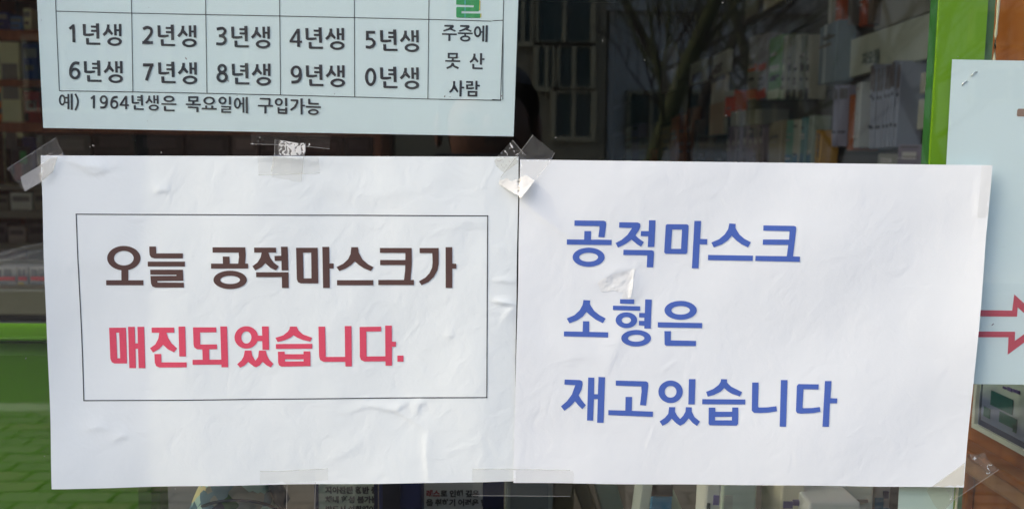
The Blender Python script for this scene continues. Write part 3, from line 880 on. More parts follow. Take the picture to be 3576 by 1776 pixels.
M_EDGE = tape_mat('tape_edge_highlight', .30, wr=.3)  # whitish strips paint a bright highlight along the tape edges
TAPES = {o['label']: o for o in COL.objects if o.name.startswith('tape_strip')}
for key, lines in (('long clear tape', [[(1649, 1728), (1800, 1729), (1992, 1731)], [(1650, 1632), (1795, 1633), (1990, 1637)]]), ('wide faint tape', [[(876, 503), (960, 505), (1066, 511), (1152, 520)]]),
                   ('broad clear tape', [[(1861, 472), (1812, 536), (1748, 620)], [(1937, 534), (1922, 560), (1870, 625)]]), ('small serrated', [[(1790, 490), (1836, 543)]]),
                   ('diagonal tape', [[(3487, 1637), (3330, 1744), (3290, 1785)], [(3252, 1695), (3371, 1608)]]), ('upright tape strip with dark', [[(1003, 1684), (999, 1850)], [(1102, 1681), (1098, 1850)]]),
                   ('crumpled clear', [[(27, 588), (196, 481)]]), ('upright tape strip with torn', [[(961, 486), (958, 545), (951, 600)], [(1067, 501), (1060, 575), (1053, 634)]]),
                   ('short clear', [[(906, 611), (1040, 607), (1118, 604)]]), ('clear tape strip along', [[(911, 1641), (990, 1640), (1146, 1632)]])):
    for lab, o in TAPES.items():
        if lab.startswith(key):
            fl = flap if key == 'broad clear tape' else surf
            poly_mesh('cut_edge_highlight', [stroke(ln, 1.8, False) for ln in lines], fl, .22, M_EDGE, o, maxlen=14)
# torn scrap on the blue notice
sc_ = poly_mesh('torn_scrap', [[[(2086, 985), (2100, 974), (2140, 956), (2172, 948), (2196, 940), (2212, 935), (2222, 936), (2216, 948), (2211, 965), (2209, 995), (2206, 1020), (2201, 1040), (2170, 1038), (2176, 1020), (2160, 1018), (2140, 1012), (2120, 1016), (2100, 1018), (2094, 1008)]]],
                hR, .10, mat('old_tape_scrap', (.83, .855, .845), .7, .03, 60, bump=.7, bscale=240, dist=.0008), None, maxlen=8)
tag(sc_, 'rough torn scrap of old tape on the blue-lettered notice', 'scrap')
tape('two faint tape outlines inside the glass on the arrow sheet', [('film', [[(3455, 598), (3535, 575), (3518, 805), (3464, 800)]])], tape_mat('inside_tape', .03),
     hf=lambda U, V: np.full_like(U, -3.0), name='inside_tape')

# dust specks on the glass
bm = bmesh.new()
for _ in range(130):
    u, v = random.uniform(0, 3576), random.uniform(0, 1776)
    if any(inside(u, v, q) for q in (QL, QR)): continue
    r = random.choice((.8, 1, 1.2, 1.6, 2.4)) * .00018
    p = P(u, v, -.00012)
    a = random.uniform(0, 3)
    k = random.uniform(1, 2.6)
    vs_ = [bm.verts.new(p + Vector((math.cos(t + a) * r * k * math.cos(a) - math.sin(t + a) * r * math.sin(a), 0, math.cos(t + a) * r * k * math.sin(a) + math.sin(t + a) * r * math.cos(a)))) for t in (0, 1.1, 2.2, 3.3, 4.4, 5.4)]
    bm.faces.new(vs_)
tag(bm_obj('dust_specks', bm, mat('dust', (.30, .29, .27), .9)), 'tiny pale dust specks on the window glass', 'dust', kind='stuff')


# ------------------------------------------------------------------ goods: boxes covering pixel rectangles at a given depth
def goods(name, label, u0, v0, u1, v1, Y, depth, m, cat='box', group=None, roll=0.0, stripe=None, bev=.002):
    um, vm = (u0 + u1) / 2, (v0 + v1) / 2
    x0, x1 = P(u0, vm, Y).x, P(u1, vm, Y).x
    z0, z1 = P(um, v1, Y).z, P(um, v0, Y).z
    c = Vector(((x0 + x1) / 2, Y, z0))
    e = empty(name, c, label, cat, group)
    Mx = Matrix.Translation(c) @ Matrix.Rotation(roll, 4, 'Y')
    w, h = abs(x1 - x0) / 2, abs(z1 - z0)
    b = box('carton', -w, w, 0, depth, 0, h, m, e, min(bev, w * .3), Mx)
    for k, (a0, b0, a1, b1, mm) in enumerate(stripe or []):
        box('printed_panel', -w + 2 * w * a0, -w + 2 * w * a1, -.0012 - .0006 * k, -.0002, h * (1 - b1), h * (1 - b0), mm, e, 0, Mx)
    return e


def text(body, size, loc, m, parent, off=.0, rot=(math.pi / 2, 0, 0), name='lettering'):
    c = bpy.data.curves.new(name, 'FONT')
    c.body, c.size, c.offset = body, size, off
    c.resolution_u = 3
    t = bpy.data.objects.new(name, c)
    COL.objects.link(t)
    me = bpy.data.meshes.new_from_object(t.evaluated_get(bpy.context.evaluated_depsgraph_get()))
    bpy.data.objects.remove(t)
    bpy.data.curves.remove(c)
    me.name = name
    me.materials.clear()
    o = link(name, me, m, None)
    o.matrix_world = Matrix.Translation(Vector(loc)) @ Matrix.Rotation(rot[2], 4, 'Z') @ Matrix.Rotation(rot[1], 4, 'Y') @ Matrix.Rotation(rot[0], 4, 'X')
    if parent:
        mw = o.matrix_world.copy()
        o.parent = parent
        o.matrix_world = mw
    return o


# far shelf unit with medicine cartons
YS = 3.2
sx0, sx1 = P(-120, 300, YS).x, P(1330, 300, YS).x
shelf = empty('shelf_unit', ((sx0 + sx1) / 2, YS, 0), 'tall brown wooden shelf unit full of cartons at the back of the shop', 'shelf')
box('back_panel', sx0, sx1, YS + .36, YS + .38, 0, 2.4, M_DARK, shelf)
for x in (sx0, sx1 - .03):
    box('side_panel', x, x + .03, YS, YS + .36, 0, 2.4, M_SHELF, shelf)
BOARDS = [(-75, -45, M_SHELF), (106, 142, M_SHELF), (279, 303, M_SHELF), (428, 462, M_SHELF), (645, 664, M_SHELFG), (735, 762, M_SHELFG), (850, 872, M_SHELFG)]
for va, vb, m in BOARDS:
    box('shelf_board', sx0 + .03, sx1 - .03, YS - .004, YS + .36, P(100, vb, YS).z, P(100, va, YS).z, m, shelf)
G1 = 'cartons on the back shelves'
cream, orange, navy, red, tealc, greyc = cm(190, 178, 140), cm(190, 110, 45), cm(38, 46, 90), cm(120, 40, 38), cm(110, 150, 130), cm(150, 148, 140)
FAR = [(-40, 40, 32, 106, navy, 'dark blue carton on the top brown shelf'), (34, 58, 78, 106, cm(70, 100, 140), 'low blue carton on the top brown shelf'),
       (82, 30, 108, 106, cream, 'slim cream carton on the top brown shelf'),
       (6, 146, 76, 200, cream, 'wide cream carton above the orange carton'), (-30, 190, 8, 279, cm(175, 180, 165), 'pale carton beside the orange carton'),
       (10, 200, 62, 279, orange, 'orange carton on the second brown shelf'), (78, 150, 132, 279, navy, 'navy carton on the second brown shelf'),
       (-30, 305, 46, 428, cm(185, 105, 55), 'orange brown carton on the third brown shelf'),
       (50, 318, 140, 428, red, 'dark red carton with a pale ring on the third brown shelf'),
       (16, 478, 126, 600, cm(30, 34, 70), 'navy carton with a bright green patch below the brown shelves'), (128, 470, 150, 600, cm(120, 128, 118), 'narrow grey carton below the brown shelves')]
for i, (u0, v0, u1, v1, m, lab) in enumerate(FAR):
    st_ = [(.1, .15, .9, .4, cm(150, 150, 140)), (.15, .6, .7, .75, cm(110, 105, 100))]
    if 'ring' in lab: st_ = [(.45, .3, .85, .62, cm(150, 140, 132)), (.55, .38, .75, .54, red), (.1, .7, .55, .95, cm(95, 85, 80))]
    if 'green patch' in lab: st_ = [(.2, .2, .85, .95, cm(60, 62, 66)), (.5, .3, .7, .55, cm(60, 170, 90)), (.3, .55, .55, .9, cm(150, 70, 60))]
    if v1 not in (b[0] for b in BOARDS):
        v1 = 645
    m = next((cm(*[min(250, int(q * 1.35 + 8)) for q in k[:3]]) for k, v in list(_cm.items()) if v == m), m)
    goods('carton', lab, u0, v0, u1, v1, YS + .01 + .012 * (i % 3), .12, m, 'carton', G1, 0, st_)
GAP = [(162, 318, 470, (120, 120, 112)), (328, 470, 455, (62, 60, 58)), (478, 640, 462, (48, 46, 46)), (650, 800, 470, (55, 52, 52)), (812, 900, 466, (135, 120, 118)), (910, 1040, 475, (60, 50, 50)), (1050, 1200, 480, (70, 45, 42)), (1205, 1300, 470, (45, 40, 48))]
GAPW = ['pale grey', 'charcoal', 'black', 'dark brown', 'pink patterned', 'dark purple', 'maroon', 'near black']
for (u0, u1, v0, c), wd in zip(GAP, GAPW):
    goods('carton', wd + ' carton on the back shelf between the paper sheets', u0, v0, u1, 645, YS + .02, .14, cm(*c), 'carton', G1, 0, [(.15, .1, .85, .3, cm(min(255, c[0] + 30), c[1] + 25, c[2] + 25))])
for (u0, v0, u1, v1, c, lab) in [(36, 672, 112, 735, (165, 165, 155), 'pale grey carton on the upper grey shelf'), (-30, 680, 30, 735, (95, 92, 80), 'olive carton on the upper grey shelf'), (118, 668, 190, 735, (105, 105, 92), 'olive grey carton on the upper grey shelf'),
                            (28, 790, 88, 850, (120, 112, 105), 'brown grey carton on the lower grey shelf'), (-30, 778, 22, 850, (70, 66, 66), 'black carton on the lower grey shelf'), (95, 780, 175, 850, (75, 72, 70), 'charcoal carton on the lower grey shelf')]:
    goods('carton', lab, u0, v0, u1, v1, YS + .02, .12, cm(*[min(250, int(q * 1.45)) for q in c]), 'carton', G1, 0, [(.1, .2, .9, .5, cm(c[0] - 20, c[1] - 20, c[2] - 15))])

# counter with clear tray of red printed packs
YC = 0.95
cz = P(70, 1008, YC).z
counter = empty('counter', (P(300, 1100, YC).x, YC, 0), 'olive grey counter standing behind the green panel', 'counter')
cx0, cx1 = P(-900, 1050, YC).x, P(900, 1050, YC).x
M_OLIVE = mat('olive_laminate', srgb(104, 100, 76), .4, .06, 6)
box('top', cx0, cx1, YC, YC + .45, P(70, 1100, YC).z, cz, M_OLIVE, counter, .004)
box('recess', cx0, cx1, YC + .03, YC + .43, P(70, 1128, YC).z, P(70, 1100, YC).z - .001, cm(40, 38, 36), counter)  # near-black colour paints the shade under the counter top
box('front', cx0, cx1, YC + .01, YC + .43, 0, P(70, 1128, YC).z - .001, cm(120, 120, 112), counter)
tray = empty('display_tray', (P(60, 1000, YC + .1).x, YC + .1, cz), 'clear curved plastic tray on the olive counter', 'tray')
for pts in ([(-120, 905), (0, 888), (70, 866), (160, 848)], [(-120, 930), (0, 912), (80, 890), (160, 872)], [(-120, 985), (0, 1000), (70, 1006), (160, 1008)]):
    bm = bmesh.new()
    add_tube(bm, [P(u, v, YC + .03) for u, v in pts], .003, 6)
    bm_obj('rim', bm, M_CLEAR, tray, True)
bm = bmesh.new()
rws = [[P(u, v, YC + .03 + .0) for u, v in pts] for pts in ([(-120, 905), (0, 888), (70, 866), (160, 848)], [(-120, 1003), (0, 1005), (70, 1007), (160, 1007)])]
vv = [[bm.verts.new(p) for p in r] for r in rws]
for i in range(3): bm.faces.new((vv[0][i], vv[0][i + 1], vv[1][i + 1], vv[1][i]))
bm_obj('front_wall', bm, M_CLEAR, tray)
for u0, u1, lab in [(-25, 57, 'white pack with wide red print in the clear tray'), (62, 97, 'white pack with a yellow mark in the clear tray'), (103, 170, 'white pack with dark red lettering in the clear tray')]:
    goods('pack', lab, u0, 932, u1, 1006, YC + .06, .05, cm(150, 146, 140), 'pack', 'packs in the clear tray', 0,
          [(.1, .1, .38, .42, cm(60, 60, 66)), (.5, .1, .8, .42, cm(60, 60, 66)), (.1, .45, .95, .62, cm(200, 45, 50)), (.1, .72, .6, .95, cm(190, 160, 60) if 'yellow' in lab else cm(90, 88, 92))])

# green panel inside the glass, lower left
gp = empty('green_panel', (P(100, 1400, .1).x, .11, 0), 'glossy green painted panel standing just inside the lower glass', 'panel')
gz = P(60, 1186, .1).z
box('board', -1.1, P(538, 1730, .1).x, .1, .14, .352, gz, M_GREENP, gp, .012)
box('cap_rail', -1.1, P(538, 1730, .1).x, .092, .148, gz + .0005, gz + .004, M_GREENP, gp, .0015)

# display ledge along the bottom with what stands on it
lz = P(1500, 1990, .15).z
lx0, lx1 = P(545, 1740, .12).x, .385
ledge = empty('display_ledge', ((lx0 + lx1) / 2, .3, 0), 'low dark display ledge inside the shop window', 'ledge')
box('top', lx0, lx1, .02, .62, lz - .02, lz, cm(70, 66, 62), ledge, .002)
box('support', lx0 + .02, lx1 - .02, .06, .6, 0, lz - .0205, cm(60, 56, 52), ledge)

# patterned bag
bagp = P(822, 1768, .065)
m, nt, b = nodes('patterned_fabric')
co = nt.nodes.new('ShaderNodeTexCoord')
mp = nt.nodes.new('ShaderNodeMapping'); mp.inputs['Rotation'].default_value = (0, .78, 0); mp.inputs['Scale'].default_value = (85, 20, 85)
vo = nt.nodes.new('ShaderNodeTexVoronoi'); vo.distance = 'MANHATTAN'; vo.inputs['Scale'].default_value = 1; vo.inputs['Randomness'].default_value = .35
nt.links.new(co.outputs['Object'], mp.inputs[0]); nt.links.new(mp.outputs[0], vo.inputs['Vector'])
sp = nt.nodes.new('ShaderNodeSeparateColor'); nt.links.new(vo.outputs['Color'], sp.inputs[0])
rp = nt.nodes.new('ShaderNodeValToRGB'); rp.color_ramp.interpolation = 'CONSTANT'
for i, (t, c) in enumerate([(0, (34, 38, 62)), (.26, (104, 134, 150)), (.52, (64, 96, 62)), (.60, (232, 220, 168)), (.76, (150, 152, 146)), (.88, (186, 216, 206))]):
    el = rp.color_ramp.elements[i] if i < 2 else rp.color_ramp.elements.new(t)
    el.position = t; el.color = srgb(*c) + (1,)
nt.links.new(sp.outputs[0], rp.inputs[0]); nt.links.new(rp.outputs[0], b.inputs['Base Color'])
b.inputs['Roughness'].default_value = .8
bag = empty('fabric_bag', (bagp.x, bagp.y, lz), 'rounded fabric bag with green and cream diamond pattern', 'bag')
bm = bmesh.new()
bmesh.ops.create_uvsphere(bm, u_segments=48, v_segments=28, radius=1)
hw = abs(P(975, 1768, .065).x - P(672, 1768, .065).x) / 2
top = P(822, 1600, .065).z
for v_ in bm.verts:
    c = v_.co
    k = 1 + .05 * math.sin(7 * c.x + 2 * c.z) * (1 - abs(c.z))
    c.x = math.copysign(abs(c.x) ** .8, c.x) * hw * k
    c.y = math.copysign(abs(c.y) ** .8, c.y) * .045 * k
    c.z = (c.z * .5 + .5) * (top - lz)
bmesh.ops.translate(bm, vec=(bagp.x, bagp.y, lz), verts=bm.verts)
bm_obj('body', bm, m, bag, True)
bm = bmesh.new()
add_tube(bm, [P(672 + (980 - 672) * t, 1745 + 28 * (2 * t - 1) ** 2 + 10 * (2 * t - 1) ** 4, .018 + .04 * (2 * t - 1) ** 4) for t in [i / 16 for i in range(17)]], .0010, 8)
bm_obj('seam_band', bm, cm(40, 46, 62), bag, True)
bm = bmesh.new()
add_tube(bm, [P(u, v, .06) for u, v in ((935, 1640), (962, 1690), (985, 1745), (988, 1800), (985, 1880))], [.004, .005, .006, .006, .006], 8)
bm_obj('strap', bm, cm(40, 48, 62), bag, True)


# leaflets with Korean lettering
def leaflet(label, u0, u1, Y, m, lines, size, inks, uleft, vtop, dv, border=None):
    x0, x1 = P(u0, 1740, Y).x, P(u1, 1740, Y).x
    e = empty('leaflet', ((x0 + x1) / 2, Y, lz), label, 'leaflet', 'leaflets on the display ledge')
    z1 = P(1300, 1560, Y).z
    box('card', x0, x1, Y, Y + .0015, lz, z1, m, e)
    if border:
        for a, bb in border:
            box('border', P(a, 1740, Y).x, P(bb, 1740, Y).x, Y - .0006, Y - .0001, lz, z1, cm(26, 34, 78), e)
    for k, ln in enumerate(lines):
        off = 0.0
        for t, ink in ln:
            p = P(uleft + off, vtop + dv * k, Y - .0004)
            o = text(t, size, p, inks[ink], e, .00035)
            off += len(t) * size * .92 / (Y + DIST) * F
    return e


M_INKD = cm(60, 60, 62)
M_INKR = cm(150, 62, 70)
leaflet('grey green leaflet with black lettering and navy border inside the window', 1105, 1310, .16, cm(205, 212, 192), [[], [('지아잔틴 황반 중심', 0)], [('체내 합성 불가능', 0)], [('반드시 섭취해야', 0)]], .0063, [M_INKD, M_INKR], 1136, 1686, 33, [(1098, 1113), (1306, 1320)])
leaflet('grey leaflet with red and black lettering and navy border inside the window', 1478, 1692, .18, cm(196, 194, 192), [[], [('레스', 1), ('로 인해 깊은', 0)], [('을 취하기 어려운 현대인', 0)]], .0065, [M_INKD, M_INKR], 1488, 1700, 31, [(1686, 1760)])
G2 = 'cartons on the display ledge'
LED = [(1322, 1472, 1560, .2, .03, (30, 36, 76), 0, 'navy blue box standing between the two leaflets', [(.1, .0, .5, 1, cm(24, 26, 48))]),
       (1765, 1930, 1600, .24, .05, (105, 112, 112), 0, 'dull grey carton right of the grey leaflet', [(.1, .3, .9, .9, cm(88, 94, 98))]),
       (1932, 2004, 1600, .3, .05, (92, 82, 62), 0, 'brown carton beside the dull grey carton', None),
       (2085, 2135, 1580, .3, .02, (110, 100, 82), -.36, 'thin brown board leaning over on the ledge', None),
       (2140, 2215, 1570, .32, .03, (150, 152, 138), -.30, 'pale grey folder leaning over on the ledge', None),
       (2208, 2246, 1580, .22, .03, (165, 172, 166), .1, 'narrow pale upright tube carton', None),
       (2268, 2345, 1730, .28, .06, (60, 130, 175), 0, 'bright blue carton with dark brown top', [(.0, -.3, 1, .0, cm(62, 46, 42))]),
       (2340, 2440, 1560, .30, .03, (155, 160, 140), -.42, 'olive white carton leaning to one side', None),
       (2452, 2508, 1590, .14, .03, (205, 206, 196), .02, 'white pack with purple square and blue dot', [(.5, .50, .85, .62, cm(110, 100, 160)), (.5, .70, .85, .83, cm(85, 95, 165)), (.12, .6, .3, .68, cm(60, 70, 66)), (.25, .78, .4, .88, cm(60, 80, 66))]),
       (2520, 2640, 1560, .20, .06, (188, 200, 188), 0, 'large pale green white carton', [(.05, .55, .3, .75, cm(206, 212, 202))]),
       (2648, 2716, 1560, .26, .04, (180, 176, 158), -.5, 'cream carton tipped against the pale carton', [(0, .85, .4, 1, cm(60, 70, 130))]),
       (2724, 2806, 1560, .17, .05, (196, 190, 172), 0, 'cream carton with green wave and purple lettering', [(.1, .62, .5, .70, cm(110, 100, 140)), (.2, .76, .8, .88, cm(90, 160, 110)), (.5, .6, .8, .66, cm(100, 90, 130))]),
       (2812, 2896, 1560, .24, .05, (190, 196, 168), 0, 'cream carton with green leaf print', [(.2, .5, .45, .58, cm(70, 140, 90)), (.35, .62, .75, .72, cm(205, 215, 220)), (.6, .55, .8, .62, cm(80, 70, 60))]),
       (2902, 3048, 1560, .20, .08, (198, 202, 190), 0, 'large white carton with fine grey lines', [(.33, .50, .36, 1, cm(170, 172, 160)), (.42, .60, .85, .63, cm(140, 128, 120)), (.0, .71, 1, .72, cm(140, 140, 130))]),
       (2816, 2998, 1752, .13, .05, (206, 214, 200), 0, 'low white carton in front of the fine-lined carton', [(.3, .4, 1, .42, cm(150, 150, 140))]),
       (3052, 3108, 1560, .22, .04, (165, 165, 160), 0, 'grey carton with a bold teal splash', [(.0, .58, .55, .92, cm(35, 110, 140)), (.5, .70, .95, .86, cm(60, 110, 150)), (.5, .5, .8, .58, cm(95, 90, 110))])]
for u0, u1, v0, Y, dp, c, roll, lab, stp in LED:
    Y = .03 + Y * .55
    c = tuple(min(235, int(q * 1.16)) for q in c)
    um = (u0 + u1) / 2
    vb = H / 2 + (CAMZ - lz) / 1.0
    # bottom of the box on the ledge: find the pixel row of the ledge at this depth
    a_, b_ = 1500.0, 2600.0
    for _ in range(30):
        mid = (a_ + b_) / 2
        if P(um, mid, Y).z > lz: a_ = mid
        else: b_ = mid
    hh = a_ - v0
    st2 = None
    if stp:
        # panel rows were read off the visible strip (1690..1776): fractions of v0..1860
        st2 = [(p0, q0 * (1860 - v0) / hh, p1, min(1, q1 * (1860 - v0) / hh), mm) for p0, q0, p1, q1, mm in stp]
    goods('carton', lab, u0, v0, u1, a_, Y, dp, cm(*c), 'carton', G2, roll, st2)
# pale sheet over the mullion foot
tag(box('pale_sheet', P(3138, 1740, .004).x, P(3330, 1740, .004).x, .0040, .0043, lz - .1, P(3240, 1600, .004).z, cm(205, 216, 200)), 'pale grey green sheet covering the foot of the green mullion', 'sheet')

# ------------------------------------------------------------------ right hand side: wood panel, framed sign, hanging packs
XW = 0.40
wp = empty('wood_panel', (XW + .02, .12, 0), 'brown wooden side panel with a moulding coloured paler brown', 'panel')
yw = PX(3335, 1740, XW).y
box('board', XW, XW + .03, .02, yw, .2, 2.5, M_WOOD, wp)
zt, zb = PX(3400, 1572, XW).z, PX(3400, 1640, XW).z
box('moulding', XW - .012, XW - .0005, .02, yw, zb, zt, M_WOODL, wp, .003)  # moulding coloured a lighter brown than the board
box('moulding', XW - .018, XW - .0005, .02, yw, zt + .0005, zt + .008, M_WOOD, wp, .002)
box('stile', XW - .008, XW - .0005, yw - .03, yw, .2, zb - .001, M_WOOD, wp, .002)
box('stile', XW - .008, XW - .0005, .02, .06, .2, zb - .001, M_WOOD, wp, .002)
fs = empty('framed_sign', (XW, .1, PX(3400, 1490, XW).z), 'white framed grey sign with dark green squares on the wood panel', 'sign')
sy1, sz0 = PX(3400, 1490, XW - .004).y, PX(3400, 1490, XW - .004).z
sy0, sz1 = .022, PX(3410, 1130, XW - .004).z
m, nt, b = nodes('sign_sheet')
co = nt.nodes.new('ShaderNodeTexCoord')
sx = nt.nodes.new('ShaderNodeSeparateXYZ'); nt.links.new(co.outputs['Generated'], sx.inputs[0])
nz = nt.nodes.new('ShaderNodeTexNoise'); nz.inputs['Scale'].default_value = 3
nt.links.new(co.outputs['Generated'], nz.inputs['Vector'])
ad = nt.nodes.new('ShaderNodeMath'); ad.operation = 'MULTIPLY_ADD'; ad.inputs[1].default_value = .5; nt.links.new(nz.outputs['Fac'], ad.inputs[0]); nt.links.new(sx.outputs[2], ad.inputs[2])
rp = nt.nodes.new('ShaderNodeValToRGB')
rp.color_ramp.elements[0].position = .45; rp.color_ramp.elements[0].color = srgb(112, 124, 150) + (1,)
rp.color_ramp.elements[1].position = .75; rp.color_ramp.elements[1].color = srgb(175, 190, 178) + (1,)
nt.links.new(ad.outputs[0], rp.inputs[0]); nt.links.new(rp.outputs[0], b.inputs['Base Color']); b.inputs['Roughness'].default_value = .4
box('sheet', XW - .003, XW - .0005, sy0, sy1 - .004, sz0 + .004, sz1, m, fs)
M_FR = cm(205, 212, 198)
box('frame_bar', XW - .006, XW - .0005, sy1 - .004, sy1, sz0 - .0, sz1, M_FR, fs)
box('frame_bar', XW - .006, XW - .0005, sy0, sy1 - .0042, sz0, sz0 + .004, M_FR, fs)
box('inner_line', XW - .0036, XW - .0027, sy0, sy1 - .006, sz0 + .0042, sz0 + .0085, cm(48, 56, 84), fs)
box('inner_line', XW - .0036, XW - .0027, sy1 - .0075, sy1 - .006, sz0 + .0087, sz1, cm(48, 60, 74), fs)
M_DG = mat('dark_green_print', srgb(30, 84, 76), .4, .35, 60)
for u0, v0, u1, v1 in ((3464, 1372, 3542, 1424), (3494, 1442, 3556, 1480), (3440, 1416, 3462, 1450), (3542, 1478, 3554, 1502)):
    ya, yb = PX(u1, (v0 + v1) / 2, XW - .003).y, PX(u0, (v0 + v1) / 2, XW - .003).y
    um = (u0 + u1) / 2
    box('green_square', XW - .0042, XW - .0037, ya, yb, PX(um, v1, XW).z, PX(um, v0, XW).z, M_DG, fs)
for ua, ub, va, vb in ((3520, 3532, 1349, 1356), (3536, 3552, 1352, 1364), (3556, 3566, 1358, 1368), (3569, 3580, 1362, 1374)):
    box('purple_lettering', XW - .0044, XW - .0037, PX(ub, 1360, XW).y, PX(ua, 1360, XW).y, PX((ua + ub) / 2, vb, XW).z, PX((ua + ub) / 2, va, XW).z, cm(90, 80, 130), fs)

XA = 0.90
side = empty('display_wall', (XA + .03, 2.4, 0), 'dim dark display wall with hooks running into the shop', 'wall')
ya0, ya1 = .55, 6.0
box('backboard', XA, XA + .03, ya0, ya1, 0, 2.7, mat('pegboard', srgb(58, 57, 53), .7, .2, 8), side)
for v in (40, 300, 560):
    z = PX(2900, v, XA).z
    box('rail', XA - .012, XA - .0005, ya0 + .01, ya1, z - .012, z + .012, cm(60, 60, 58), side)
WR = random.Random(12)


def wall_item(name, label, u0, v0, u1, v1, thick, m, cat, group, bits=None, bev=.003):
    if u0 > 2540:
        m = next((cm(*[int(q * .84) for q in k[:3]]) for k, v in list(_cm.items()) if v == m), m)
    um = (u0 + u1) / 2
    X = XA - .016
    thick *= 1.6
    ya, yb = PX(u1, 300, X - thick).y, PX(u0, 300, X - thick).y
    z0, z1 = PX(um, v1, X - thick).z, PX(um, v0, X - thick).z
    c = Vector((X, (ya + yb) / 2, z0))
    e = empty(name, c, label, cat, group)
    j = 0 if cat in ('board', 'panel', 'divider') else 1
    Mx = Matrix.Translation(c) @ Matrix.Rotation(WR.uniform(-.04, .04) * j, 4, 'X') @ Matrix.Rotation(WR.uniform(-.10, .10) * j, 4, 'Z')
    w, h = (yb - ya) / 2, z1 - z0
    h *= 1 + WR.uniform(-.03, .03) * j
    box('body', -thick, 0, -w, w, 0, h, m, e, min(bev, thick * .3, w * .5), Mx)
    bb = list(bits or [])
    if j and w > .012:
        for _ in range(3):
            q = WR.uniform(.05, .85)
            g = WR.choice((60, 90, 150, 190))
            bb.append((WR.uniform(.05, .3), q, WR.uniform(.6, .95), q + WR.uniform(.015, .05), cm(g, g - 4, g - 8)))
    for k, (a0, b0, a1, b1, mm) in enumerate(bb):
        box('printed_panel', -thick - .0014 - .0005 * k, -thick - .0002, w - 2 * w * a1, w - 2 * w * a0, h * (1 - b1), h * (1 - b0), mm, e, 0, Mx)
    return e


# header boards
GH = 'header boards on the display wall'
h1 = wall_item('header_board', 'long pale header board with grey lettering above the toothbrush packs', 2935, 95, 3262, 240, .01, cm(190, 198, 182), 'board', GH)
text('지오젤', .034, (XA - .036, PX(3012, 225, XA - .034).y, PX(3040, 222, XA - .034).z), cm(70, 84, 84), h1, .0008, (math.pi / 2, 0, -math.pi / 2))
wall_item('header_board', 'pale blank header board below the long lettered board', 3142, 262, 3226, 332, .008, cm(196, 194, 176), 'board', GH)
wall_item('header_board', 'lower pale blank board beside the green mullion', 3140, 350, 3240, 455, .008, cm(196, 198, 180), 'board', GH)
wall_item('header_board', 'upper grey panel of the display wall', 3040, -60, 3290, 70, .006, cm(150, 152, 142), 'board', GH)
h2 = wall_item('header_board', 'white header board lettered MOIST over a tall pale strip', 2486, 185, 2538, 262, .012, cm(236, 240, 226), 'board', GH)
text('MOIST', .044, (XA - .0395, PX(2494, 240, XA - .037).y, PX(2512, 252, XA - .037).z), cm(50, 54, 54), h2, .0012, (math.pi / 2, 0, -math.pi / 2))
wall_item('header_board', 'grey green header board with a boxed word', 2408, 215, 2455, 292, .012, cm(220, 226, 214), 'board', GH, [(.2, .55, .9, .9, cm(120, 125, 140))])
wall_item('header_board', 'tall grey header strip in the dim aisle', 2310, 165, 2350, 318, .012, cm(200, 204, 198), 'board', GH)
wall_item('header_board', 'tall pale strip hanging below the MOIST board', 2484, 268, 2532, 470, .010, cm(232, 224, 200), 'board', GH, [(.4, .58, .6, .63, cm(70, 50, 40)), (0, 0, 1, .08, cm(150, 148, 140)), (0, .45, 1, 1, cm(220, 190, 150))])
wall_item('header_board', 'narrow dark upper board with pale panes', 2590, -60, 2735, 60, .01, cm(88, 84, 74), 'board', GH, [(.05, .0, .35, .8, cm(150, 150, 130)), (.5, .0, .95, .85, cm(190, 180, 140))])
# toothbrush packs
GT = 'slim hanging toothbrush packs'
for k in range(8):
    u = 3040 + k * 12.6
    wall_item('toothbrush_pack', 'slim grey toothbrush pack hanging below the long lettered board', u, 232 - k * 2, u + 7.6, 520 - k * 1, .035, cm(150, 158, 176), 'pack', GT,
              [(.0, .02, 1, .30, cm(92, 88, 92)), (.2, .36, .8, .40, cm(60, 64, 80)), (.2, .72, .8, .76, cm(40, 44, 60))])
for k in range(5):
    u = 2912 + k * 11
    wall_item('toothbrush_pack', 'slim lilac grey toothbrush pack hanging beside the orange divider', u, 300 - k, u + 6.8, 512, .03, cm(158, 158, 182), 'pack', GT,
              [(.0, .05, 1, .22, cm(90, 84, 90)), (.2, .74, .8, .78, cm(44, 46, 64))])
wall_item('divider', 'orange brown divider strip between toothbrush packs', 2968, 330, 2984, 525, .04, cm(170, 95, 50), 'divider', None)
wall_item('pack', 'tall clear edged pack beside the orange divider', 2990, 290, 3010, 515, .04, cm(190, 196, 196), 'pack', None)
wall_item('pack', 'pale blue pack at the shoulder of the long header board', 2850, 90, 2920, 290, .03, cm(120, 140, 150), 'pack', None, [(.3, .0, .45, 1, cm(160, 172, 176))])
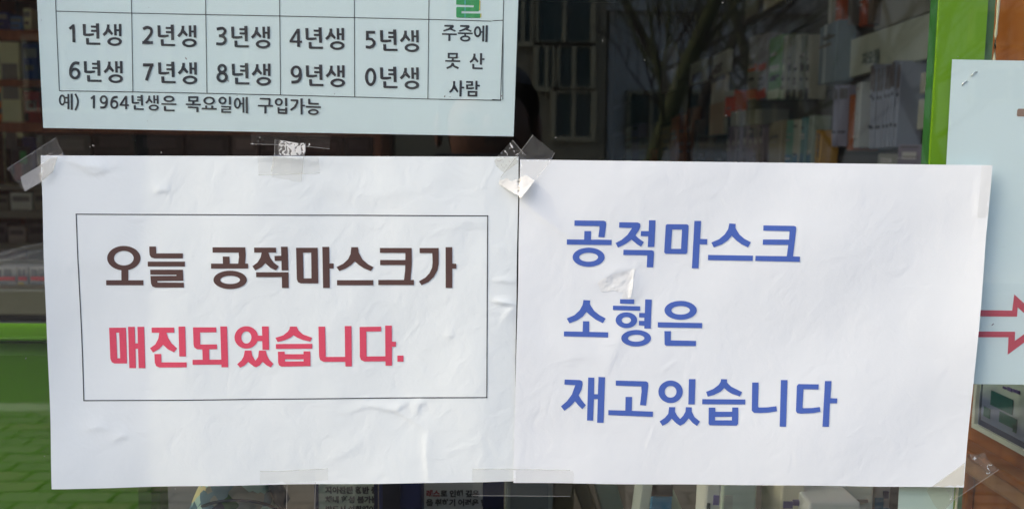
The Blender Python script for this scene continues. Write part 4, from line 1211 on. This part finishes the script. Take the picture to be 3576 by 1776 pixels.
# upper white, green and orange packs
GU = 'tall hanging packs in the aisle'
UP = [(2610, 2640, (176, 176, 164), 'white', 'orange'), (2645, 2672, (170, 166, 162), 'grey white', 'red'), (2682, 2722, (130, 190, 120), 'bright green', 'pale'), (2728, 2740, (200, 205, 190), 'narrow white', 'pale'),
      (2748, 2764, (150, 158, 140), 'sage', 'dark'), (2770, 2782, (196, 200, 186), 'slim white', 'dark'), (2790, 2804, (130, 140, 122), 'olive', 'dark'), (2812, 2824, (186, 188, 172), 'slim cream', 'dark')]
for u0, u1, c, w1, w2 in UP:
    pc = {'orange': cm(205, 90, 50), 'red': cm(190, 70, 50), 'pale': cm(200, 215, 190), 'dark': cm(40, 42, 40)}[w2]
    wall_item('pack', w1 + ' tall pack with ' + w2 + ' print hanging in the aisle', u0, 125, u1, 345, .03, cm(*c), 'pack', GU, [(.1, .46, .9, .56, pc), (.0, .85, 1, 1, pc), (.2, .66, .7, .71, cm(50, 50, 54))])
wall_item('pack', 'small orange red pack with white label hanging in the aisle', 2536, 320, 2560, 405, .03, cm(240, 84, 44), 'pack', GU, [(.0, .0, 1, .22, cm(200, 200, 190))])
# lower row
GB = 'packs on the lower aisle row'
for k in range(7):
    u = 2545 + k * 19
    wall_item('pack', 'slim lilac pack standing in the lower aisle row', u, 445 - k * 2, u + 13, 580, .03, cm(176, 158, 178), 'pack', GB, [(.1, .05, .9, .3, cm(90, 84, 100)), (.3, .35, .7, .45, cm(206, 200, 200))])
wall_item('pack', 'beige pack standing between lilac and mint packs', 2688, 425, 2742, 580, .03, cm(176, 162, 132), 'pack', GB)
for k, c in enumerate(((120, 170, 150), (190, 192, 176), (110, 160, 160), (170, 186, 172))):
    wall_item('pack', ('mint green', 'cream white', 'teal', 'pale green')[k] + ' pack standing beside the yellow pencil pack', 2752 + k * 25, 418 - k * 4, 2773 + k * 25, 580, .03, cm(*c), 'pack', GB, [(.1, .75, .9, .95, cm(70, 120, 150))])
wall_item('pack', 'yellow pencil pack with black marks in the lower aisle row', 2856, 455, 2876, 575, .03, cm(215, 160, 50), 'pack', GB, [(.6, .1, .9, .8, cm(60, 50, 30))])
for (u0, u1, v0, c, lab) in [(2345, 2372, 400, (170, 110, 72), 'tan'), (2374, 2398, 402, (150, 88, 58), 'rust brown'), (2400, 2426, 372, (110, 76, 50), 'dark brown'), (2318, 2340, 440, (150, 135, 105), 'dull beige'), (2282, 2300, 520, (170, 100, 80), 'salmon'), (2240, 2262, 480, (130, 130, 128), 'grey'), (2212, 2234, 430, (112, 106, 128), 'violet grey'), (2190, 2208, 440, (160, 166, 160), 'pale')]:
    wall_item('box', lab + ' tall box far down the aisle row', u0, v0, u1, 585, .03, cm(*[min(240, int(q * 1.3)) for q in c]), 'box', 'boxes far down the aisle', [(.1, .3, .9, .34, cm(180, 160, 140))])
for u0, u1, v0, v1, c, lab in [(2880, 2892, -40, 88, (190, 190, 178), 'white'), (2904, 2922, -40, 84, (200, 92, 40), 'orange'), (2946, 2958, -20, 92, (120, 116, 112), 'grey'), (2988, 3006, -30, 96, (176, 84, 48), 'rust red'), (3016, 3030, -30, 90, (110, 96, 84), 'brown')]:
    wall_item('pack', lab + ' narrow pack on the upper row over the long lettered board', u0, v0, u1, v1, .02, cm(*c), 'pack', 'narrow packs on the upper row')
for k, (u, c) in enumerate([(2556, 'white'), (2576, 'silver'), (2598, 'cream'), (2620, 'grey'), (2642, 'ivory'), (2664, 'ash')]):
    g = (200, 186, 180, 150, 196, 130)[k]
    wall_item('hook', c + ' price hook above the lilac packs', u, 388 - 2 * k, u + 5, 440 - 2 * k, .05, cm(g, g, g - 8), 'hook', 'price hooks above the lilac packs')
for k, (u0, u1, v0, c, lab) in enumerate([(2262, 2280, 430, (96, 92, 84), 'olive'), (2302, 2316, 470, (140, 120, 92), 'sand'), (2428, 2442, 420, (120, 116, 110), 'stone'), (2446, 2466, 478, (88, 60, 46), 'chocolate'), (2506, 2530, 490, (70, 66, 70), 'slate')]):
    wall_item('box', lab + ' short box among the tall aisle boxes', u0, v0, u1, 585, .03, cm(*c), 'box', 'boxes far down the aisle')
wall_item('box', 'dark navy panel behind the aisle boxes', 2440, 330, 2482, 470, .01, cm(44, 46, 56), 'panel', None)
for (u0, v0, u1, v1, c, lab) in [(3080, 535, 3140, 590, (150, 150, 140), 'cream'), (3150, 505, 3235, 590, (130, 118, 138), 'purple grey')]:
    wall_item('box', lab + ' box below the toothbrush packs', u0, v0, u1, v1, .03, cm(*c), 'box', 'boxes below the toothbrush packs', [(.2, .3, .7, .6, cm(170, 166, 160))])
low = empty('low_cabinet', (XA - .05, 2.4, 0), 'low dark cabinet running along the display wall', 'cabinet')
lzz = PX(2700, 590, XA - .10).z
box('carcass', XA - .10, XA - .0005, ya0 + .02, ya1, .0, lzz - .022, cm(60, 54, 52), low)
box('top', XA - .12, XA - .0005, ya0 + .015, ya1, lzz - .0215, lzz - .001, cm(80, 76, 74), low)

# ------------------------------------------------------------------ the street mirrored in the glass
def mirror_pt(u, v, D):
    p = P(u, v, D)
    return Vector((p.x, -p.y, p.z))


def facade(name, label, u0, u1, D, height, wall_m, wins, frame_m, pane_m, group='buildings across the street'):
    x0, x1 = mirror_pt(u0, 500, D).x, mirror_pt(u1, 500, D).x
    e = empty(name, ((x0 + x1) / 2, -D, 0), label, 'building', group)
    box('wall', x0, x1, -D - 6, -D, -.05, height, wall_m, e)
    box('roof', x0 - .2, x1 + .2, -D - 6.2, -D + .2, height, height + .3, wall_m, e)
    for (a, b_, c, d) in wins:
        p0, p1 = mirror_pt(a, b_, D), mirror_pt(c, d, D)
        w = empty('window', (0, 0, 0), None, None)
        bpy.data.objects.remove(w)
        xa, xb, za, zb_ = p0.x, p1.x, p1.z, p0.z
        pn = box('window', xa, xb, -D + .002, -D + .02, za, zb_, pane_m, e)
        t = .07
        for (fa, fb, fc, fd) in ((xa - t, xb + t, zb_, zb_ + t), (xa - t, xb + t, za - t, za), (xa - t, xa, za, zb_), (xb, xb + t, za, zb_), ((xa + xb) / 2 - .025, (xa + xb) / 2 + .025, za, zb_)):
            box('frame', fa, fb, -D + .003, -D + .09, fc, fd, frame_m, pn)
    return e


M_BEIGE = mat('beige_render', srgb(132, 124, 102), .9, .1, 3)
M_PANE = mat('dark_teal_pane', srgb(40, 66, 66), .1, .2, 2)
M_FRAME = mat('pale_window_frame', srgb(160, 152, 122), .6)
M_BRICK = mat('brown_brick_wall', srgb(96, 70, 56), .9, .2, 12, bump=.4, bscale=30)
M_PALE = mat('pale_grey_render', srgb(156, 154, 146), .9, .08, 3)
facade('apartment_building', 'beige building with pale framed teal windows mirrored in the glass', 1380, 2110, 13.0, 9.0, M_BEIGE,
       [(1800, -40, 1852, 148), (1880, -60, 2060, 148), (1880, 165, 1935, 305), (1945, 165, 2060, 305), (1940, 325, 2062, 478), (1560, -60, 1740, 200)], M_FRAME, M_PANE)
facade('brick_building', 'dark brown brick building mirrored beside the beige one', -2600, 1370, 13.5, 9.5, M_BRICK, [(u, v, u + 260, v + 240) for u in (-1900, -1400, -900, -400, 100, 600) for v in (-260, 140)], M_FRAME, M_PANE)
facade('shop_building', 'long grey building mirrored behind the bare trees', 2120, 2880, 15.0, 4.1, mat('grey_brown_render', srgb(204, 202, 194), .9, .15, 3), [(2200, 330, 2340, 500), (2400, 330, 2560, 500), (2620, 330, 2780, 500)], M_FRAME, M_PANE)
facade('pale_building', 'tall pale building mirrored beside the green mullion', 2890, 6500, 14.0, 9.0, M_PALE, [(u, v, u + 240, v + 110) for u in (3400, 3900, 4400, 4900) for v in (-160, 40, 240)], M_FRAME, M_PANE)


def tree(label, u, D, h, r, seed, lean=0.0, m=None):
    rnd = random.Random(seed)
    b0 = mirror_pt(u, 900, D)
    base = Vector((b0.x, -D, -.02))
    e = empty('bare_tree', base, label, 'tree', 'bare street trees')
    pts = [base + Vector((lean * t * t + .03 * math.sin(3 * t + seed), .03 * math.cos(2 * t), t)) for t in [h * i / 8 for i in range(9)]]
    bm = bmesh.new()
    add_tube(bm, pts, [r * (1.25 if i == 0 else 1) * (1 - .075 * i) for i in range(9)], 9)
    bm_obj('trunk', bm, m, e, True)
    bm = bmesh.new()

    def grow(p, d, L, rr, lev):
        n = 4
        q = [p]
        dd = d.copy()
        for _ in range(n):
            dd = (dd + Vector((rnd.uniform(-.22, .22), rnd.uniform(-.22, .22), rnd.uniform(-.1, .2)))).normalized()
            q.append(q[-1] + dd * L / n)
        add_tube(bm, q, [rr * (1 - .18 * i) for i in range(n + 1)], 5 if lev < 2 else 3, False)
        if lev < 4:
            for _ in range(4 if lev < 2 else 3 if lev < 3 else 2):
                k = rnd.randint(1, n)
                nd = (dd + Vector((rnd.uniform(-1, 1), rnd.uniform(-1, 1), rnd.uniform(-.2, .8))) * .8).normalized()
                grow(q[k], nd, L * rnd.uniform(.5, .75), rr * .55, lev + 1)
    for i in range(3, 9):
        for _ in range(2):
            a = rnd.uniform(0, 6.28)
            grow(pts[i], Vector((math.cos(a), math.sin(a), rnd.uniform(.4, 1.2))).normalized(), h * .28, r * .33, 0)
    bm_obj('crown', bm, m, e, True)
    return e


M_BARK = mat('mossy_bark', srgb(66, 72, 40), .95, .35, 14, bump=.6, bscale=40, dist=.01)
M_BARK2 = mat('dark_bark', srgb(46, 42, 38), .95, .3, 14, bump=.6, bscale=40, dist=.01)
tree('mossy bare street tree mirrored beside the beige building', 2148, 5.6, 4.2, .078, 3, .10, M_BARK)
tree('slender dark bare tree mirrored in front of the long grey building', 2490, 6.4, 4.4, .055, 8, -.1, M_BARK2)
tree('spreading bare tree mirrored above the low grey building', 2290, 8.5, 4.6, .075, 41, .1, M_BARK2)
tree('forked bare tree mirrored above the low grey building beside the pale one', 2690, 8.0, 4.6, .07, 52, -.05, M_BARK)
tree('thin bare tree mirrored near the green mullion', 2850, 6.0, 4.2, .06, 21, .05, M_BARK2)
tree('bare tree with low boughs mirrored at the pale building', 3420, 5.4, 4.4, .07, 15, -.15, M_BARK2)
tree('bare tree mirrored in front of the brick building', 500, 6.2, 4.6, .08, 30, 0, M_BARK2)

# ------------------------------------------------------------------ the photographer (mirrored as a dark shape)
ph = empty('smartphone', (0, -DIST - .008, CAMZ), 'dark smartphone held up level in both hands', 'phone')
box('case', -.075, .078, -DIST - .016, -DIST - .0075, CAMZ - .062, CAMZ + .012, cm(24, 24, 28), ph, .003)
box('camera_bump', -.012, .03, -DIST - .0074, -DIST - .006, CAMZ - .03, CAMZ - .012, cm(12, 12, 14), ph)

per = empty('person', (0, -1.02, 0), 'person in a dark coat holding up a phone with both hands', 'person')
V_, E_, RAD = [], [], []


def jv(p, r):
    V_.append(p); RAD.append(r)
    return len(V_) - 1


def je(*ids):
    for a, b_ in zip(ids, ids[1:]): E_.append((a, b_))


pel = jv((0, -1.02, .86), .125)
sp1 = jv((0, -1.02, 1.02), .118)
sp2 = jv((0, -1.01, 1.20), .135)
nk0 = jv((0, -1.0, 1.335), .075)
nk1 = jv((0, -.975, 1.41), .052)
hd0 = jv((-.005, -.95, 1.455), .066)
hd1 = jv((-.008, -.945, 1.515), .084)
hd2 = jv((-.008, -.955, 1.575), .062)
je(pel, sp1, sp2, nk0, nk1, hd0, hd1, hd2)
for s in (-1, 1):
    sh = jv((s * .165, -1.0, 1.30), .062)
    el = jv((s * .215, -.90, 1.09), .048)
    wr = jv((s * .125, -.635, 1.335), .032)
    je(sp2, sh, el, wr)
    hp = jv((s * .085, -1.02, .80), .098)
    kn = jv((s * .095, -1.0, .46), .062)
    an = jv((s * .095, -1.03, .085), .045)
    to = jv((s * .105, -.90, .04), .038)
    je(pel, hp, kn, an, to)
me = bpy.data.meshes.new('body')
me.from_pydata(V_, E_, [])
m, nt, b = nodes('coat_and_skin')
ge = nt.nodes.new('ShaderNodeNewGeometry')
sx = nt.nodes.new('ShaderNodeSeparateXYZ'); nt.links.new(ge.outputs['Position'], sx.inputs[0])
gt = nt.nodes.new('ShaderNodeMath'); gt.operation = 'GREATER_THAN'; gt.inputs[1].default_value = 1.405; nt.links.new(sx.outputs[2], gt.inputs[0])
mx = nt.nodes.new('ShaderNodeMix'); mx.data_type = 'RGBA'
mx.inputs[6].default_value = (.012, .012, .016, 1); mx.inputs[7].default_value = srgb(118, 78, 60) + (1,)
nt.links.new(gt.outputs[0], mx.inputs[0]); nt.links.new(mx.outputs[2], b.inputs['Base Color']); b.inputs['Roughness'].default_value = .7
body = link('body', me, m, per)
sk = body.modifiers.new('skin', 'SKIN'); sk.use_smooth_shade = True
for i, r in enumerate(RAD):
    me.skin_vertices[0].data[i].radius = (r, r)
    me.skin_vertices[0].data[i].use_root = (i == pel)
su = body.modifiers.new('round', 'SUBSURF'); su.levels = su.render_levels = 2
bm = bmesh.new()
rings = []
for z, w, d_, yc in ((.48, .25, .17, -1.03), (.70, .255, .17, -1.03), (.90, .25, .165, -1.03), (1.08, .235, .15, -1.03), (1.22, .235, .145, -1.02), (1.31, .20, .115, -1.01), (1.37, .10, .075, -1.0)):
    rings.append([bm.verts.new((w * math.cos(t) * (1 + .02 * math.sin(5 * t + z * 9)), yc + d_ * math.sin(t) * (1 + .03 * math.sin(7 * t + z * 5)), z)) for t in [2 * math.pi * k / 40 for k in range(40)]])
for ra, rb in zip(rings, rings[1:]):
    for k in range(40): bm.faces.new((ra[k], ra[(k + 1) % 40], rb[(k + 1) % 40], rb[k]))
bm_obj('coat', bm, mat('black_coat', (.014, .014, .018), .8, .2, 20), per, True)
# hair cap, nose, ears, eyes
bm = bmesh.new()
bmesh.ops.create_uvsphere(bm, u_segments=28, v_segments=18, radius=1)
bmesh.ops.delete(bm, geom=[v_ for v_ in bm.verts if v_.co.z < -.35 or (v_.co.y > .35 and v_.co.z < .42)], context='VERTS')
rr = random.Random(4)
for v_ in bm.verts:
    k = 1 + rr.uniform(-.03, .03)
    v_.co = Vector((v_.co.x * .088 * k - .008, v_.co.y * .103 * k - .957, v_.co.z * .095 * k + 1.535))
bm_obj('hair', bm, cm(20, 18, 18, .7), per, True)
M_SKIN = mat('skin', srgb(126, 84, 66), .55, .05)
bm = bmesh.new()
add_tube(bm, [Vector((-.008, -.868, 1.525)), Vector((-.008, -.855, 1.505)), Vector((-.008, -.848, 1.488)), Vector((-.008, -.868, 1.482))], [.006, .009, .012, .008], 8)
bm_obj('nose', bm, M_SKIN, per, True)
bm = bmesh.new()
add_tube(bm, [Vector((-.032, -.873, 1.458)), Vector((-.008, -.866, 1.459)), Vector((.016, -.873, 1.458))], [.003, .006, .003], 8)
bm_obj('mouth', bm, cm(150, 80, 76), per, True)
for s in (-1, 1):
    bm = bmesh.new(); bmesh.ops.create_uvsphere(bm, u_segments=12, v_segments=8, radius=.010)
    bmesh.ops.translate(bm, vec=(-.008 + s * .031, -.874, 1.522), verts=bm.verts)
    bm_obj('eye', bm, cm(40, 34, 32), per, True)
    bm = bmesh.new(); bmesh.ops.create_uvsphere(bm, u_segments=12, v_segments=8, radius=1)
    for v_ in bm.verts: v_.co = Vector((v_.co.x * .008 - .008 + s * .084, v_.co.y * .018 - .945, v_.co.z * .03 + 1.505))
    bm_obj('ear', bm, M_SKIN, per, True)
    # hand: palm and five bent fingers round the phone edge
    V2, E2, R2 = [(s * .125, -.635, 1.335), (s * .110, -.600, 1.372), (s * .098, -.582, 1.395)], [(0, 1), (1, 2)], [.026, .030, .026]
    for k in range(4):
        a = len(V2)
        z = 1.372 + .022 * k
        ln = (.9, 1.0, .97, .8)[k]
        V2 += [(s * .098, -.574, z), (s * (.086), -.556, z + .003), (s * (.086 - .024 * ln), -.5555, z + .004)]
        R2 += [.0095, .0085, .0075]
        E2 += [(2, a), (a, a + 1), (a + 1, a + 2)]
    a = len(V2)
    V2 += [(s * .098, -.592, 1.372), (s * .072, -.586, 1.384), (s * .048, -.578, 1.398)]
    R2 += [.012, .010, .0085]
    E2 += [(1, a), (a, a + 1), (a + 1, a + 2)]
    hm = bpy.data.meshes.new('hand')
    hm.from_pydata(V2, E2, [])
    ho = link('hand', hm, M_SKIN, per)
    sk = ho.modifiers.new('skin', 'SKIN'); sk.use_smooth_shade = True
    for i, r in enumerate(R2):
        hm.skin_vertices[0].data[i].radius = (r, r)
        hm.skin_vertices[0].data[i].use_root = (i == 1)
    su = ho.modifiers.new('round', 'SUBSURF'); su.levels = su.render_levels = 2
